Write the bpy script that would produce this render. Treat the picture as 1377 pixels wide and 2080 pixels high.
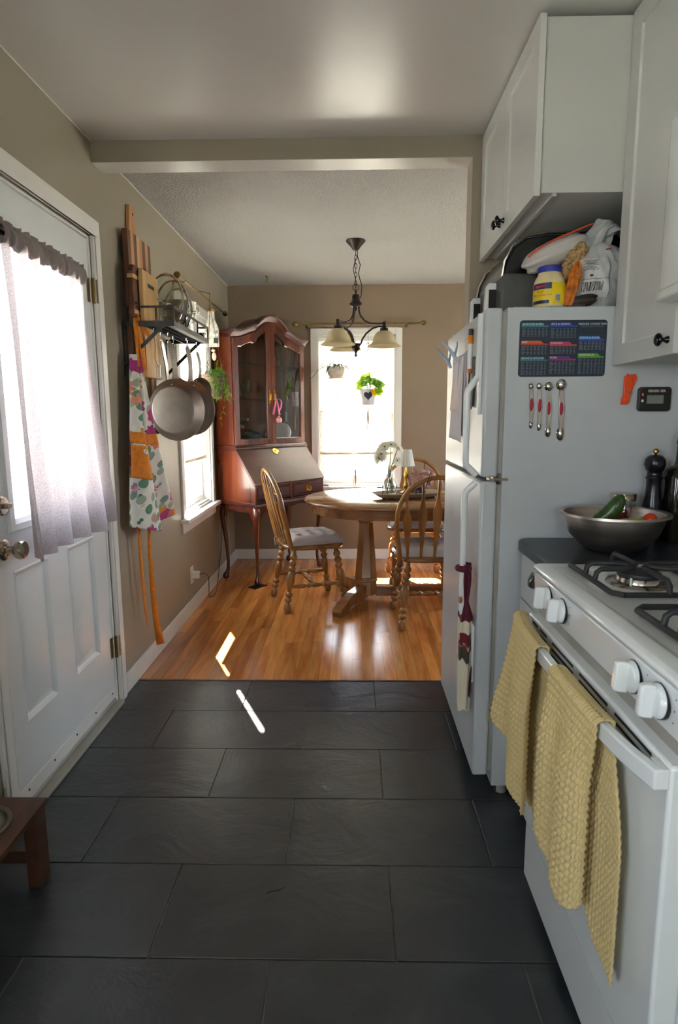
import bpy, bmesh, math, random
from mathutils import Vector, Matrix
from math import sin, cos, pi, radians as RD, sqrt
random.seed(7)
for o in list(bpy.data.objects): bpy.data.objects.remove(o)
SC = bpy.context.scene
COL = SC.collection

# ------------------------------------------------------------------ camera
cd = bpy.data.cameras.new('camera'); cam = bpy.data.objects.new('camera', cd); COL.objects.link(cam)
FPX, PITCH, YAW, ROLL = 1234.4, 0.15387, 0.02159, -0.00532
cd.sensor_fit = 'VERTICAL'; cd.sensor_height = 36.0; cd.lens = 36.0 * FPX / 2080
f_ = Vector((-sin(YAW) * cos(PITCH), cos(YAW) * cos(PITCH), -sin(PITCH)))
r_ = Vector((cos(YAW), sin(YAW), 0)); u_ = r_.cross(f_)
r2 = r_ * cos(ROLL) + u_ * sin(ROLL); u2 = -r_ * sin(ROLL) + u_ * cos(ROLL)
M_ = Matrix((r2, u2, -f_)).transposed().to_4x4(); M_.translation = Vector((0, 0, 1.30))
cam.matrix_world = M_
cd.clip_start = 0.02
cd.dof.use_dof = True; cd.dof.focus_distance = 3.9; cd.dof.aperture_fstop = 8.0
SC.camera = cam

# ------------------------------------------------------------------ world, sun, exposure
SC.view_settings.view_transform = 'Standard'; SC.view_settings.look = 'None'
SC.view_settings.gamma = 1.0; SC.view_settings.use_curve_mapping = False
SC.view_settings.exposure = 0.58
w = bpy.data.worlds.new('sky'); SC.world = w; w.use_nodes = True
nt = w.node_tree; nt.nodes.clear()
wo = nt.nodes.new('ShaderNodeOutputWorld'); bg = nt.nodes.new('ShaderNodeBackground')
tc = nt.nodes.new('ShaderNodeTexCoord'); sx = nt.nodes.new('ShaderNodeSeparateXYZ'); cr = nt.nodes.new('ShaderNodeValToRGB')
cr.color_ramp.elements[0].position = 0.0; cr.color_ramp.elements[0].color = (0.93, 0.965, 1.0, 1)
cr.color_ramp.elements[1].position = 0.7; cr.color_ramp.elements[1].color = (0.62, 0.79, 1.0, 1)
nt.links.new(tc.outputs['Generated'], sx.inputs[0]); nt.links.new(sx.outputs['Z'], cr.inputs[0])
nt.links.new(cr.outputs[0], bg.inputs[0]); bg.inputs[1].default_value = 8.5
nt.links.new(bg.outputs[0], wo.inputs[0])
sd = bpy.data.lights.new('sun', 'SUN'); sun = bpy.data.objects.new('sun', sd); COL.objects.link(sun)
sd.energy = 110.0; sd.angle = RD(0.53); sd.color = (1.0, 0.94, 0.86)
sdir = Vector((0.417, -0.909, -0.965))          # direction the light travels
sun.rotation_euler = sdir.to_track_quat('-Z', 'Y').to_euler(); sun.location = (-3, 8, 8)

# sky portals in the window openings (they emit nothing themselves)
for nm, loc, d, sx_, sy_ in (('back', (.04, 5.72, 1.35), (0, -1, 0), .75, 1.4), ('left', (-1.27, 4.27, 1.35), (1, 0, 0), .85, 1.4), ('door', (-1.27, 2.2, 1.45), (1, 0, 0), .62, 1.0),
                             ('right', (2.53, 4.25, 1.42), (-1, 0, 0), 1.35, 1.3), ('front', (.1, -2.08, 1.5), (0, 1, 0), .82, .82), ('kitchen', (-1.27, -.75, 1.5), (1, 0, 0), 1.25, 1.15)):
    pl_ = bpy.data.lights.new('portal_' + nm, 'AREA'); pl_.shape = 'RECTANGLE'; pl_.size = sx_; pl_.size_y = sy_; pl_.cycles.is_portal = True
    po_ = bpy.data.objects.new('portal_' + nm, pl_); COL.objects.link(po_); po_.location = loc; po_.rotation_euler = Vector(d).to_track_quat('-Z', 'Z').to_euler()

# ------------------------------------------------------------------ materials
def lin(c):
    if isinstance(c, str): c = tuple(int(c[i:i+2], 16) for i in (0, 2, 4))
    return tuple(((v / 255) / 12.92 if v / 255 <= 0.04045 else ((v / 255 + 0.055) / 1.055) ** 2.4) for v in c) + (1,)
MATS = {}
class NT:
    def __init__(s, name):
        s.m = bpy.data.materials.new(name); s.m.use_nodes = True; s.t = s.m.node_tree
        s.b = s.t.nodes['Principled BSDF']; s.out = s.t.nodes['Material Output']; MATS[name] = s.m
    def n(s, ty, **k):
        q = s.t.nodes.new(ty)
        for a, b in k.items(): setattr(q, a, b)
        return q
    def l(s, a, b): s.t.links.new(a, b)
    def noise(s, scale=5, stretch=(1, 1, 1), detail=3, rough=0.5, dist=0.0, coord='Object', vec=None):
        if vec is None:
            vec = s.n('ShaderNodeTexCoord').outputs[coord]
        mp = s.n('ShaderNodeMapping'); mp.inputs['Scale'].default_value = stretch; s.l(vec, mp.inputs[0])
        no = s.n('ShaderNodeTexNoise'); s.l(mp.outputs[0], no.inputs['Vector'])
        no.inputs['Scale'].default_value = scale; no.inputs['Detail'].default_value = detail
        no.inputs['Roughness'].default_value = rough; no.inputs['Distortion'].default_value = dist
        return no.outputs['Fac']
    def ramp(s, fac, stops):
        r = s.n('ShaderNodeValToRGB'); e = r.color_ramp.elements
        while len(e) < len(stops): e.new(0.5)
        for q, (p, c) in zip(e, stops): q.position = p; q.color = lin(c) if not isinstance(c, float) else (c, c, c, 1)
        s.l(fac, r.inputs[0]); return r.outputs[0]
    def mix(s, fac, a, b, mode='MIX'):
        r = s.n('ShaderNodeMix', data_type='RGBA', blend_type=mode)
        if isinstance(fac, float): r.inputs[0].default_value = fac
        else: s.l(fac, r.inputs[0])
        for i, v in ((6, a), (7, b)):
            if hasattr(v, 'links'): s.l(v, r.inputs[i])
            else: r.inputs[i].default_value = lin(v)
        return r.outputs[2]
    def bump(s, h, strength=0.3, dist=0.01):
        b = s.n('ShaderNodeBump'); b.inputs['Strength'].default_value = strength; b.inputs['Distance'].default_value = dist
        s.l(h, b.inputs['Height']); s.l(b.outputs[0], s.b.inputs['Normal'])
    def set(s, **k):
        for a, v in k.items():
            i = s.b.inputs[{'rough': 'Roughness', 'metal': 'Metallic', 'color': 'Base Color', 'spec': 'Specular IOR Level', 'coat': 'Coat Weight',
                            'coatr': 'Coat Roughness', 'trans': 'Transmission Weight', 'ior': 'IOR', 'alpha': 'Alpha', 'aniso': 'Anisotropic', 'sheen': 'Sheen Weight'}[a]]
            if hasattr(v, 'links'): s.l(v, i)
            elif a == 'color': i.default_value = lin(v)
            else: i.default_value = v
        return s
def mat(name, color, rough=0.5, var=0.06, vs=6, bump=0, bs=60, bd=0.002, stretch=(1, 1, 1), **k):
    s = NT(name); s.set(rough=rough, **k)
    c = lin(color)
    n = s.noise(vs, stretch)
    lo = tuple(max(0, min(255, int(round(255 * (1 - var) * (int(color[i:i+2], 16) / 255))))) for i in (0, 2, 4))
    hi = tuple(max(0, min(255, int(round(255 * (1 + var) * (int(color[i:i+2], 16) / 255))))) for i in (0, 2, 4))
    s.set(color=s.ramp(n, [(0.3, lo), (0.7, hi)]))
    if bump: s.bump(s.noise(bs, stretch), bump, bd)
    return s.m
def wood(name, dark, mid, light, axis='z', rough=0.3, coat=0.3, gs=1.0, bump=0.05, rnd=0.0):
    s = NT(name)
    st = {'x': (0.12, 1, 1), 'y': (1, 0.12, 1), 'z': (1, 1, 0.12)}[axis]
    vec = s.n('ShaderNodeTexCoord').outputs['Object']
    if rnd:
        oi = s.n('ShaderNodeObjectInfo'); ad = s.n('ShaderNodeVectorMath', operation='ADD'); sc = s.n('ShaderNodeVectorMath', operation='SCALE')
        cmb = s.n('ShaderNodeCombineXYZ')
        for i in range(3): s.l(oi.outputs['Random'], cmb.inputs[i])
        s.l(cmb.outputs[0], sc.inputs[0]); sc.inputs['Scale'].default_value = 37.0
        s.l(vec, ad.inputs[0]); s.l(sc.outputs[0], ad.inputs[1]); vec = ad.outputs[0]
    big = s.noise(11 * gs, st, 2, 0.5, 0.8, vec=vec); fine = s.noise(70 * gs, st, 2, 0.5, vec=vec)
    c = s.ramp(big, [(0.25, dark), (0.5, mid), (0.75, light)])
    g = s.ramp(fine, [(0.25, 0.62), (0.75, 1.0)])
    c = s.mix(0.55, c, g, 'MULTIPLY')
    if rnd:
        rr = s.ramp(oi.outputs['Random'], [(0.0, 1.0 - rnd), (1.0, 1.0)])
        c = s.mix(1.0, c, rr, 'MULTIPLY')
    s.set(color=c, rough=rough, coat=coat, coatr=0.12)
    if bump: s.bump(fine, bump, 0.001)
    return s.m
def glassy(name, tint=(255, 255, 255), rough=0.0, refl=0.12):
    """thin pane: transparent + a little mirror"""
    s = NT(name); s.t.nodes.remove(s.b)
    tr = s.n('ShaderNodeBsdfTransparent'); tr.inputs[0].default_value = lin(tint)
    gl = s.n('ShaderNodeBsdfGlossy'); gl.inputs['Roughness'].default_value = rough
    lw = s.n('ShaderNodeLayerWeight'); lw.inputs[0].default_value = 0.5
    pw = s.n('ShaderNodeMath', operation='POWER'); s.l(lw.outputs['Facing'], pw.inputs[0]); pw.inputs[1].default_value = 5.0
    ma = s.n('ShaderNodeMath', operation='MULTIPLY_ADD'); s.l(pw.outputs[0], ma.inputs[0]); ma.inputs[1].default_value = 0.85; ma.inputs[2].default_value = 0.04 + refl * 0.3
    mx = s.n('ShaderNodeMixShader'); s.l(ma.outputs[0], mx.inputs[0]); s.l(tr.outputs[0], mx.inputs[1]); s.l(gl.outputs[0], mx.inputs[2])
    s.l(mx.outputs[0], s.out.inputs[0]); return s.m
def cloth_tr(name, color, trans=0.5, weave=400, var=0.1):
    """diffuse + translucent cloth"""
    s = NT(name); s.t.nodes.remove(s.b)
    n = s.noise(weave, (1, 1, 1), 2)
    base = tuple(int(color[i:i+2], 16) for i in (0, 2, 4))
    c = s.ramp(n, [(0.3, tuple(int(v * (1 - var)) for v in base)), (0.7, base)])
    d = s.n('ShaderNodeBsdfDiffuse'); t = s.n('ShaderNodeBsdfTranslucent'); s.l(c, d.inputs[0]); s.l(c, t.inputs[0])
    mx = s.n('ShaderNodeMixShader'); mx.inputs[0].default_value = trans; s.l(d.outputs[0], mx.inputs[1]); s.l(t.outputs[0], mx.inputs[2])
    s.l(mx.outputs[0], s.out.inputs[0]); return s.m

# room
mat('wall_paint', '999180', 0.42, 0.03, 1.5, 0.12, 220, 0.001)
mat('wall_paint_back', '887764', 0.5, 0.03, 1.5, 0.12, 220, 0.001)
mat('ceiling_gloss', 'CCCCC8', 0.24, 0.02, 1.2, 0.10, 5, 0.006)
s = NT('ceiling_popcorn'); s.set(color='E2E1DE', rough=0.9); s.bump(s.noise(80, (1, 1, 1), 3, 0.75), 1.0, 0.05)
mat('white_paint', 'E4E3DF', 0.3, 0.02, 3)
mat('door_paint', 'DCE0E2', 0.32, 0.02, 3, 0.06, 90)
mat('cabinet_paint', 'CED1D0', 0.3, 0.015, 3)
mat('cabinet_side', 'BFC2C0', 0.45, 0.015, 3)
mat('enamel', 'E6ECEE', 0.16, 0.01, 3, coat=0.4)
mat('appliance', 'BEC5CA', 0.32, 0.02, 4, 0.10, 320, 0.0006)
mat('gasket', '9C9A92', 0.6)
mat('dark_gap', '1A1A1A', 0.7)
mat('grout', '6F665A', 0.85, 0.15, 60)
mat('subfloor', '2E1A0C', 0.8)
s = NT('slate')
oi = s.n('ShaderNodeObjectInfo')
vec = s.n('ShaderNodeNewGeometry').outputs['Position']
n1 = s.noise(3.2, (1, 1.4, 1), 6, 0.6, 1.4, vec=vec); n2 = s.noise(45, (1, 1, 1), 4, 0.6, vec=vec)
c = s.ramp(n1, [(0.28, '272B2F'), (0.55, '31353A'), (0.78, '3E4145')])
rr = s.ramp(oi.outputs['Random'], [(0.0, 0.8), (1.0, 1.0)])
c = s.mix(1.0, c, rr, 'MULTIPLY'); s.set(color=c, spec=0.6)
s.set(rough=s.ramp(n2, [(0.2, 0.27), (0.8, 0.42)]))
ad = s.n('ShaderNodeMath', operation='MULTIPLY_ADD'); s.l(n2, ad.inputs[0]); ad.inputs[1].default_value = 0.12; s.l(n1, ad.inputs[2])
s.bump(ad.outputs[0], 0.5, 0.012)
wood('plank', 'B8682E', 'DC8E46', 'EAA75E', 'y', 0.19, 0.0, 1.0, 0.0, 0.38)
wood('oak', '74491F', '9A6A34', 'B07F46', 'z', 0.32, 0.35)
wood('oak_x', '6E4A2A', '936539', 'A97A4A', 'x', 0.24, 0.5, 1.0, 0.0)
wood('cherry', '38170D', '5A2614', '74381E', 'z', 0.25, 0.5, 0.7)
wood('cherry_x', '34150D', '451C11', '54241A', 'x', 0.33, 0.0, 0.7, 0.0)
wood('board_walnut', '3E2418', '683E2A', '865638', 'z', 0.5, 0.0)
wood('board_maple', 'A96F42', 'C08A58', 'D09E6C', 'z', 0.5, 0.0)
wood('board_pale', 'C09258', 'D2A66C', 'DDB57E', 'z', 0.5, 0.0)
wood('stand_wood', '3C2418', '563624', '6C4A38', 'y', 0.5, 0.1)
wood('tray_wood', '8C7A5C', 'A8967A', 'BCA98A', 'x', 0.6, 0.0)
mat('steel', 'B4AEA8', 0.24, 0.05, 9, metal=1.0)
mat('steel_brushed', 'BDB6AF', 0.36, 0.08, 8, 0.05, 200, stretch=(1, 1, 20), metal=1.0)
mat('chrome', 'D8D6D2', 0.08, 0.02, metal=1.0)
mat('nickel', 'B9AB98', 0.2, 0.03, metal=1.0)
mat('brass', 'C79A3C', 0.22, 0.06, 20, metal=1.0)
mat('brass_dull', '8A7440', 0.35, 0.1, 20, metal=1.0)
mat('black_metal', '14161C', 0.42, 0.1, 20)
mat('black_gloss', '0C0D12', 0.12, 0.1, 20)
mat('bronze', '3A3230', 0.35, 0.1, 20, metal=0.7)
mat('cast_iron', '26282B', 0.55, 0.1, 60, 0.2, 200)
mat('counter', '2B2F33', 0.32, 0.2, 25)
mat('cushion', 'B4ABA9', 0.9, 0.08, 300, 0.3, 500)
cloth_tr('curtain', 'C4B8BA', 0.38, 260, 0.16)
cloth_tr('shade_cloth', 'F0EEE8', 0.6, 200, 0.03)
glassy('pane')
glassy('pane_dark', (215, 220, 220), 0.0, 0.45)
mat('pan_steel', 'A0968E', 0.42, 0.08, 8, 0.05, 200, metal=1.0)
s = NT('clear_glass'); s.set(color='F4FAF8', rough=0.02, trans=1.0, ior=1.45)
s = NT('thin_glass'); MATS.pop('thin_glass'); glassy('thin_glass', (250, 253, 251), 0.02, 0.15)
mat('ground', '9A988C', 0.9, 0.15, 3)
mat('sun_block_paint', 'E2E6EA', 0.7)

# ------------------------------------------------------------------ mesh builder
class MB:
    def __init__(s): s.v = []; s.f = []; s.m = []; s.cur = 0
    def add(s, vs, fs):
        o = len(s.v); s.v += [tuple(p) for p in vs]; s.f += [tuple(i + o for i in f) for f in fs]; s.m += [s.cur] * len(fs); return s
    def box(s, x0, y0, z0, x1, y1, z1):
        x0, x1 = sorted((x0, x1)); y0, y1 = sorted((y0, y1)); z0, z1 = sorted((z0, z1))
        vs = [(x, y, z) for z in (z0, z1) for y in (y0, y1) for x in (x0, x1)]
        return s.add(vs, [(0, 2, 3, 1), (4, 5, 7, 6), (0, 1, 5, 4), (2, 6, 7, 3), (0, 4, 6, 2), (1, 3, 7, 5)])
    def bar(s, a, b, w, h=None, up=(0, 0, 1)):
        """rectangular bar from a to b"""
        h = h or w; a = Vector(a); b = Vector(b); d = (b - a).normalized(); up = Vector(up)
        if abs(d.dot(up)) > 0.98: up = Vector((1, 0, 0))
        x = d.cross(up).normalized() * w / 2; y = x.cross(d).normalized() * h / 2
        vs = [p + i * x + j * y for p in (a, b) for i, j in ((-1, -1), (1, -1), (1, 1), (-1, 1))]
        return s.add(vs, [(3, 2, 1, 0), (4, 5, 6, 7), (0, 1, 5, 4), (1, 2, 6, 5), (2, 3, 7, 6), (3, 0, 4, 7)])
    def tube(s, pts, r, seg=8, cap=True, flat=1.0):
        pts = [Vector(p) for p in pts]; n = len(pts); rs = r if isinstance(r, (list, tuple)) else [r] * n
        T = []
        for i in range(n):
            a = pts[max(i - 1, 0)]; b = pts[min(i + 1, n - 1)]; T.append((b - a).normalized())
        up = Vector((0, 0, 1)) if abs(T[0].z) < 0.9 else Vector((1, 0, 0)); N = (up - T[0] * up.dot(T[0])).normalized()
        vs = []
        for i in range(n):
            N = (N - T[i] * N.dot(T[i])).normalized(); B = T[i].cross(N)
            for k in range(seg):
                a = 2 * pi * k / seg; vs.append(pts[i] + (N * cos(a) * flat + B * sin(a)) * rs[i])
        fs = [(i * seg + k, i * seg + (k + 1) % seg, (i + 1) * seg + (k + 1) % seg, (i + 1) * seg + k) for i in range(n - 1) for k in range(seg)]
        if cap: fs += [tuple(range(seg))[::-1], tuple((n - 1) * seg + k for k in range(seg))]
        return s.add(vs, fs)
    def lathe(s, prof, seg=24, c=(0, 0, 0), M=None, sx=1, sy=1):
        """prof [(r,z)...] around z; M optional 3x3/4x4 to orient"""
        n = len(prof); vs = []
        for r, z in prof:
            for k in range(seg):
                a = 2 * pi * k / seg; p = Vector((r * cos(a) * sx, r * sin(a) * sy, z))
                if M is not None: p = M @ p
                vs.append(p + Vector(c))
        fs = [(i * seg + k, i * seg + (k + 1) % seg, (i + 1) * seg + (k + 1) % seg, (i + 1) * seg + k) for i in range(n - 1) for k in range(seg)]
        if prof[0][0] > 1e-5: fs.append(tuple(range(seg))[::-1])
        if prof[-1][0] > 1e-5: fs.append(tuple((n - 1) * seg + k for k in range(seg)))
        return s.add(vs, fs)
    def ring(s, c, R, r, seg=32, rs=8, M=None):
        vs = []
        for i in range(seg):
            a = 2 * pi * i / seg
            for k in range(rs):
                b = 2 * pi * k / rs; p = Vector(((R + r * cos(b)) * cos(a), (R + r * cos(b)) * sin(a), r * sin(b)))
                if M is not None: p = M @ p
                vs.append(p + Vector(c))
        fs = [(i * rs + k, ((i + 1) % seg) * rs + k, ((i + 1) % seg) * rs + (k + 1) % rs, i * rs + (k + 1) % rs) for i in range(seg) for k in range(rs)]
        return s.add(vs, fs)
    def ball(s, c, r, seg=16, rings=10, sc=(1, 1, 1), M=None):
        prof = [(max(1e-6, r * sin(pi * i / rings)), -r * cos(pi * i / rings)) for i in range(rings + 1)]
        A = Matrix.Diagonal(Vector(sc)); A = A if M is None else M.to_3x3() @ A
        return s.lathe(prof, seg, c, A)
    def prism(s, poly, a, b, axis='z'):
        """2D polygon extruded from a to b along axis"""
        def P(u, v, w): return {'z': (u, v, w), 'y': (u, w, v), 'x': (w, u, v)}[axis]
        n = len(poly); vs = [P(u, v, a) for u, v in poly] + [P(u, v, b) for u, v in poly]
        fs = [tuple(range(n))[::-1], tuple(range(n, 2 * n))] + [(i, (i + 1) % n, n + (i + 1) % n, n + i) for i in range(n)]
        if axis == 'y': fs = [f[::-1] for f in fs]
        return s.add(vs, fs)
    def loft(s, loops, closed=True, capa=False, capb=False):
        n = len(loops[0]); vs = [p for L in loops for p in L]; fs = []
        for i in range(len(loops) - 1):
            for k in range(n if closed else n - 1):
                fs.append((i * n + k, i * n + (k + 1) % n, (i + 1) * n + (k + 1) % n, (i + 1) * n + k))
        if capa: fs.append(tuple(range(n))[::-1])
        if capb: fs.append(tuple((len(loops) - 1) * n + k for k in range(n)))
        return s.add(vs, fs)
    def grid(s, fn, nu, nv):
        vs = [fn(i / nu, j / nv) for j in range(nv + 1) for i in range(nu + 1)]
        fs = [(j * (nu + 1) + i, j * (nu + 1) + i + 1, (j + 1) * (nu + 1) + i + 1, (j + 1) * (nu + 1) + i) for j in range(nv) for i in range(nu)]
        return s.add(vs, fs)
    def xf(s, M):
        s.v = [tuple(M @ Vector(p)) for p in s.v]; return s
def ROT(x=0, y=0, z=0): return Matrix.Rotation(RD(z), 4, 'Z') @ Matrix.Rotation(RD(y), 4, 'Y') @ Matrix.Rotation(RD(x), 4, 'X')

def tag(o, label=None, cat=None, group=None, kind=None):
    if label: o['label'] = label
    if cat: o['category'] = cat
    if group: o['group'] = group
    if kind: o['kind'] = kind
    return o
def thing(name, label, cat, loc=(0, 0, 0), rz=0, group=None):
    o = bpy.data.objects.new(name, None); COL.objects.link(o); o.location = loc; o.rotation_euler = (0, 0, RD(rz)); o.empty_display_size = 0.05
    return tag(o, label, cat, group)
def root(o):
    while o.parent: o = o.parent
    return o
def obj(name, mb, m, parent=None, world=False, bev=0, smooth=35, solid=0, sub=0, uv=False, bseg=2, fix=True):
    """link a builder as ONE mesh object; world=True: coordinates are world ones, shifted into the parent's frame"""
    vs = mb.v
    if world and parent is not None:
        R = root(parent); Mi = (Matrix.Translation(R.location) @ R.rotation_euler.to_matrix().to_4x4()).inverted(); vs = [tuple(Mi @ Vector(p)) for p in vs]
    me = bpy.data.meshes.new(name); me.from_pydata([tuple(p) for p in vs], [], mb.f)
    ms = m if isinstance(m, (list, tuple)) else [m]
    for q in ms: me.materials.append(MATS[q])
    if len(ms) > 1: me.polygons.foreach_set('material_index', mb.m)
    if fix:
        bm = bmesh.new(); bm.from_mesh(me); bmesh.ops.remove_doubles(bm, verts=bm.verts, dist=1e-6); bmesh.ops.recalc_face_normals(bm, faces=bm.faces); bm.to_mesh(me); bm.free()
    me.update()
    if smooth: me.shade_smooth(); me.set_sharp_from_angle(angle=RD(smooth))
    o = bpy.data.objects.new(name, me); COL.objects.link(o)
    if parent is not None: o.parent = parent
    if bev:
        b = o.modifiers.new('bevel', 'BEVEL'); b.width = bev; b.segments = bseg; b.limit_method = 'ANGLE'; b.angle_limit = RD(40); b.harden_normals = False
    if solid:
        b = o.modifiers.new('solid', 'SOLIDIFY'); b.thickness = solid; b.offset = 0
    if sub:
        b = o.modifiers.new('sub', 'SUBSURF'); b.levels = sub; b.render_levels = sub
    return o
def struct(name, mb, m, parent=None, **k):
    o = obj(name, mb, m, parent, **k)
    if parent is None: o['kind'] = 'structure'
    return o
def copy_tree(o, parent=None, **k):
    c = o.copy(); COL.objects.link(c); c.parent = parent
    for ch in list(o.children): copy_tree(ch, c)
    return c
def text(name, body, size, m, parent, M, ext=0.0003, align='CENTER', squash=1.0):
    cu = bpy.data.curves.new(name, 'FONT'); cu.body = body; cu.size = size; cu.align_x = align; cu.align_y = 'CENTER'; cu.extrude = ext; cu.resolution_u = 2
    t = bpy.data.objects.new(name + '_tmp', cu); COL.objects.link(t)
    dg = bpy.context.evaluated_depsgraph_get(); dg.update(); me = bpy.data.meshes.new_from_object(t.evaluated_get(dg))
    bpy.data.objects.remove(t)
    R = root(parent); Mi = (Matrix.Translation(R.location) @ R.rotation_euler.to_matrix().to_4x4()).inverted()
    me.transform(Mi @ M @ Matrix.Diagonal((squash, 1, 1, 1))); me.materials.clear(); me.materials.append(MATS[m])
    o = bpy.data.objects.new(name, me); COL.objects.link(o); o.parent = parent; return o

def raised(mb, P, w0, h0, w1, h1, steps, cap=True):
    """nested rectangles (inset, depth) from the opening edge inwards; P maps (u, v, depth) to a point"""
    loops = []
    for ins, d in steps:
        loops.append([P(w0 + ins, h0 + ins, d), P(w1 - ins, h0 + ins, d), P(w1 - ins, h1 - ins, d), P(w0 + ins, h1 - ins, d)])
    mb.loft(loops, True, False, cap)
def panel_slab(P, w0, h0, w1, h1, thick, holes, steps, cap=True):
    """slab with recessed or raised panels in its face (depth measured outwards from the face)"""
    mb = MB()
    us = sorted({w0, w1} | {q for h in holes for q in (h[0], h[2])}); vs = sorted({h0, h1} | {q for h in holes for q in (h[1], h[3])})
    for a, b in zip(us, us[1:]):
        for c, d in zip(vs, vs[1:]):
            if any(h[0] <= a and b <= h[2] and h[1] <= c and d <= h[3] for h in holes): continue
            mb.add([P(a, c, 0), P(b, c, 0), P(b, d, 0), P(a, d, 0)], [(0, 1, 2, 3)])
    for h in holes: raised(mb, P, *h, steps, cap)
    L0 = [P(w0, h0, 0), P(w1, h0, 0), P(w1, h1, 0), P(w0, h1, 0)]; L1 = [P(w0, h0, -thick), P(w1, h0, -thick), P(w1, h1, -thick), P(w0, h1, -thick)]
    mb.loft([L0, L1], True, False, True)
    return mb
# ------------------------------------------------------------------ the setting
WX, RX, YB, HK = -1.087, 1.165, 5.534, 2.445      # left wall, kitchen right wall, back wall, ceiling
RD2 = 2.35                                         # right wall of the dining room
YN = -1.9                                          # wall behind the camera
DY0, DY1, DZ1 = 1.79, 2.635, 2.045                 # door opening
WY0, WY1, WZ0, WZ1 = 3.875, 4.66, 0.675, 2.02      # left window opening
BX0, BX1, BZ0, BZ1 = -0.305, 0.387, 0.69, 2.02     # back window opening

fl = MB(); fl.box(-1.3, YN - .2, -.12, RD2 + .2, 2.872, -.0045)
floor = struct('floor', fl, 'grout')
sf = MB(); sf.box(-1.3, 2.874, -.12, RD2 + .2, YB + .2, -.0075); o = obj('subfloor', sf, 'subfloor', floor)
# slate tiles 608 x 317 in half bond
rows = [2.872 - .3165 * i for i in range(16)]
for r, (y1, y0) in enumerate(zip(rows, rows[1:])):
    if y0 < YN - .1: break
    x = -.502 - .608 * 2 if r % 2 == 0 else -.806 - .608
    x -= 0
    while x < RX:
        a = max(x + .0016, WX - .03); b = min(x + .608 - .0016, RX)
        if b - a > .03:
            j = random.uniform(-.0006, .0006); m = MB(); m.box(a, max(y0, YN) + .0016, -.006, b, y1 - .0016, j)
            obj('slate_tile', m, 'slate', floor, bev=.0012, bseg=1, smooth=0)
        x += .608
# oak planks run towards the window
x = WX + .012; k = 0
while x < RD2:
    wd = .0565; y = 2.876 + 0
    first = True
    while y < YB:
        L = random.choice((.45, .7, .95, 1.2, 1.5)) * (random.uniform(.5, 1) if first else 1)
        y1 = y + L
        if YB - y1 < .25: y1 = YB
        first = False
        m = MB(); m.box(x + .0004, y + .0004, -.009, x + wd - .0004, y1 - .0004, random.uniform(-.0004, .0004))
        obj('floor_plank', m, 'plank', floor, smooth=0); y = y1
    x += wd
def wall_x(name, x0, x1, y0, y1, holes, m, ztop=HK + .1):
    mb = MB(); ys = sorted({y0, y1} | {q for h in holes for q in h[:2]})
    for a, b in zip(ys, ys[1:]):
        hs = [h for h in holes if h[0] <= a and b <= h[1]]
        if not hs: mb.box(x0, a, -.1, x1, b, ztop)
        else:
            h = hs[0]
            if h[2] > 0: mb.box(x0, a, -.1, x1, b, h[2])
            mb.box(x0, a, h[3], x1, b, ztop)
    return struct(name, mb, m, smooth=0)
def wall_y(name, y0, y1, x0, x1, holes, m, ztop=HK + .1):
    mb = MB(); xs = sorted({x0, x1} | {q for h in holes for q in h[:2]})
    for a, b in zip(xs, xs[1:]):
        hs = [h for h in holes if h[0] <= a and b <= h[1]]
        if not hs: mb.box(a, y0, -.1, b, y1, ztop)
        else:
            h = hs[0]
            if h[2] > 0: mb.box(a, y0, -.1, b, y1, h[2])
            mb.box(a, y0, h[3], b, y1, ztop)
    return struct(name, mb, m, smooth=0)
wall_x('wall_left', WX - .16, WX, YN - .16, YB + .16, [(-1.35, -.15, .95, 2.05), (DY0, DY1, 0, DZ1), (WY0, WY1, WZ0, WZ1)], 'wall_paint')
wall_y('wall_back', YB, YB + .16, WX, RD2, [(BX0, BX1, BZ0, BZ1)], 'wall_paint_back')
wall_x('wall_right_kitchen', RX, RX + .1, YN, 2.716, [], 'wall_paint')
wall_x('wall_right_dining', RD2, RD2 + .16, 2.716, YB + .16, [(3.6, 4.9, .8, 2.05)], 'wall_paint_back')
wall_y('wall_front', YN - .16, YN, WX, RX + .1, [(-.3, .5, 1.1, 1.9)], 'wall_paint')
# pier and dropped beam between kitchen and dining room
m = MB(); m.box(.502, 2.716, -.05, RD2 + .1, 2.83, HK + .05); m.box(WX - .02, 2.716, 2.362, .502, 2.83, HK + .05)
struct('wall_divider', m, 'wall_paint', smooth=0)
m = MB(); m.box(WX, 2.7165, 2.3605, .502, 2.8295, 2.362); struct('trim_1', m, 'ceiling_gloss', smooth=0)
m = MB(); m.box(WX - .16, YN - .16, HK, RX + .1, 2.72, HK + .1); struct('ceiling_kitchen', m, 'ceiling_gloss', smooth=0)
m = MB(); m.box(WX - .16, 2.72, HK, RD2 + .16, YB + .16, HK + .1); struct('ceiling_dining', m, 'ceiling_popcorn', smooth=0)
# baseboards
m = MB(); m.box(WX, 2.725, 0, WX + .013, YB, .095); struct('baseboard_left', m, 'white_paint', bev=.003)
m = MB(); m.box(WX + .013, YB - .013, 0, RD2, YB, .095); struct('baseboard_back', m, 'white_paint', bev=.003)
m = MB(); m.box(.56, 2.83, 0, RD2, 2.843, .095); struct('baseboard_divider', m, 'white_paint', bev=.003)
m = MB(); m.box(WX, YN, 0, WX + .013, 1.70, .095); struct('baseboard_kitchen', m, 'white_paint', bev=.003)
# metal threshold strip of wood at the slate edge
m = MB(); m.box(-1.07, 2.868, -.004, .50, 2.880, .0022); struct('trim_2', m, 'stand_wood', smooth=0)
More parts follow.
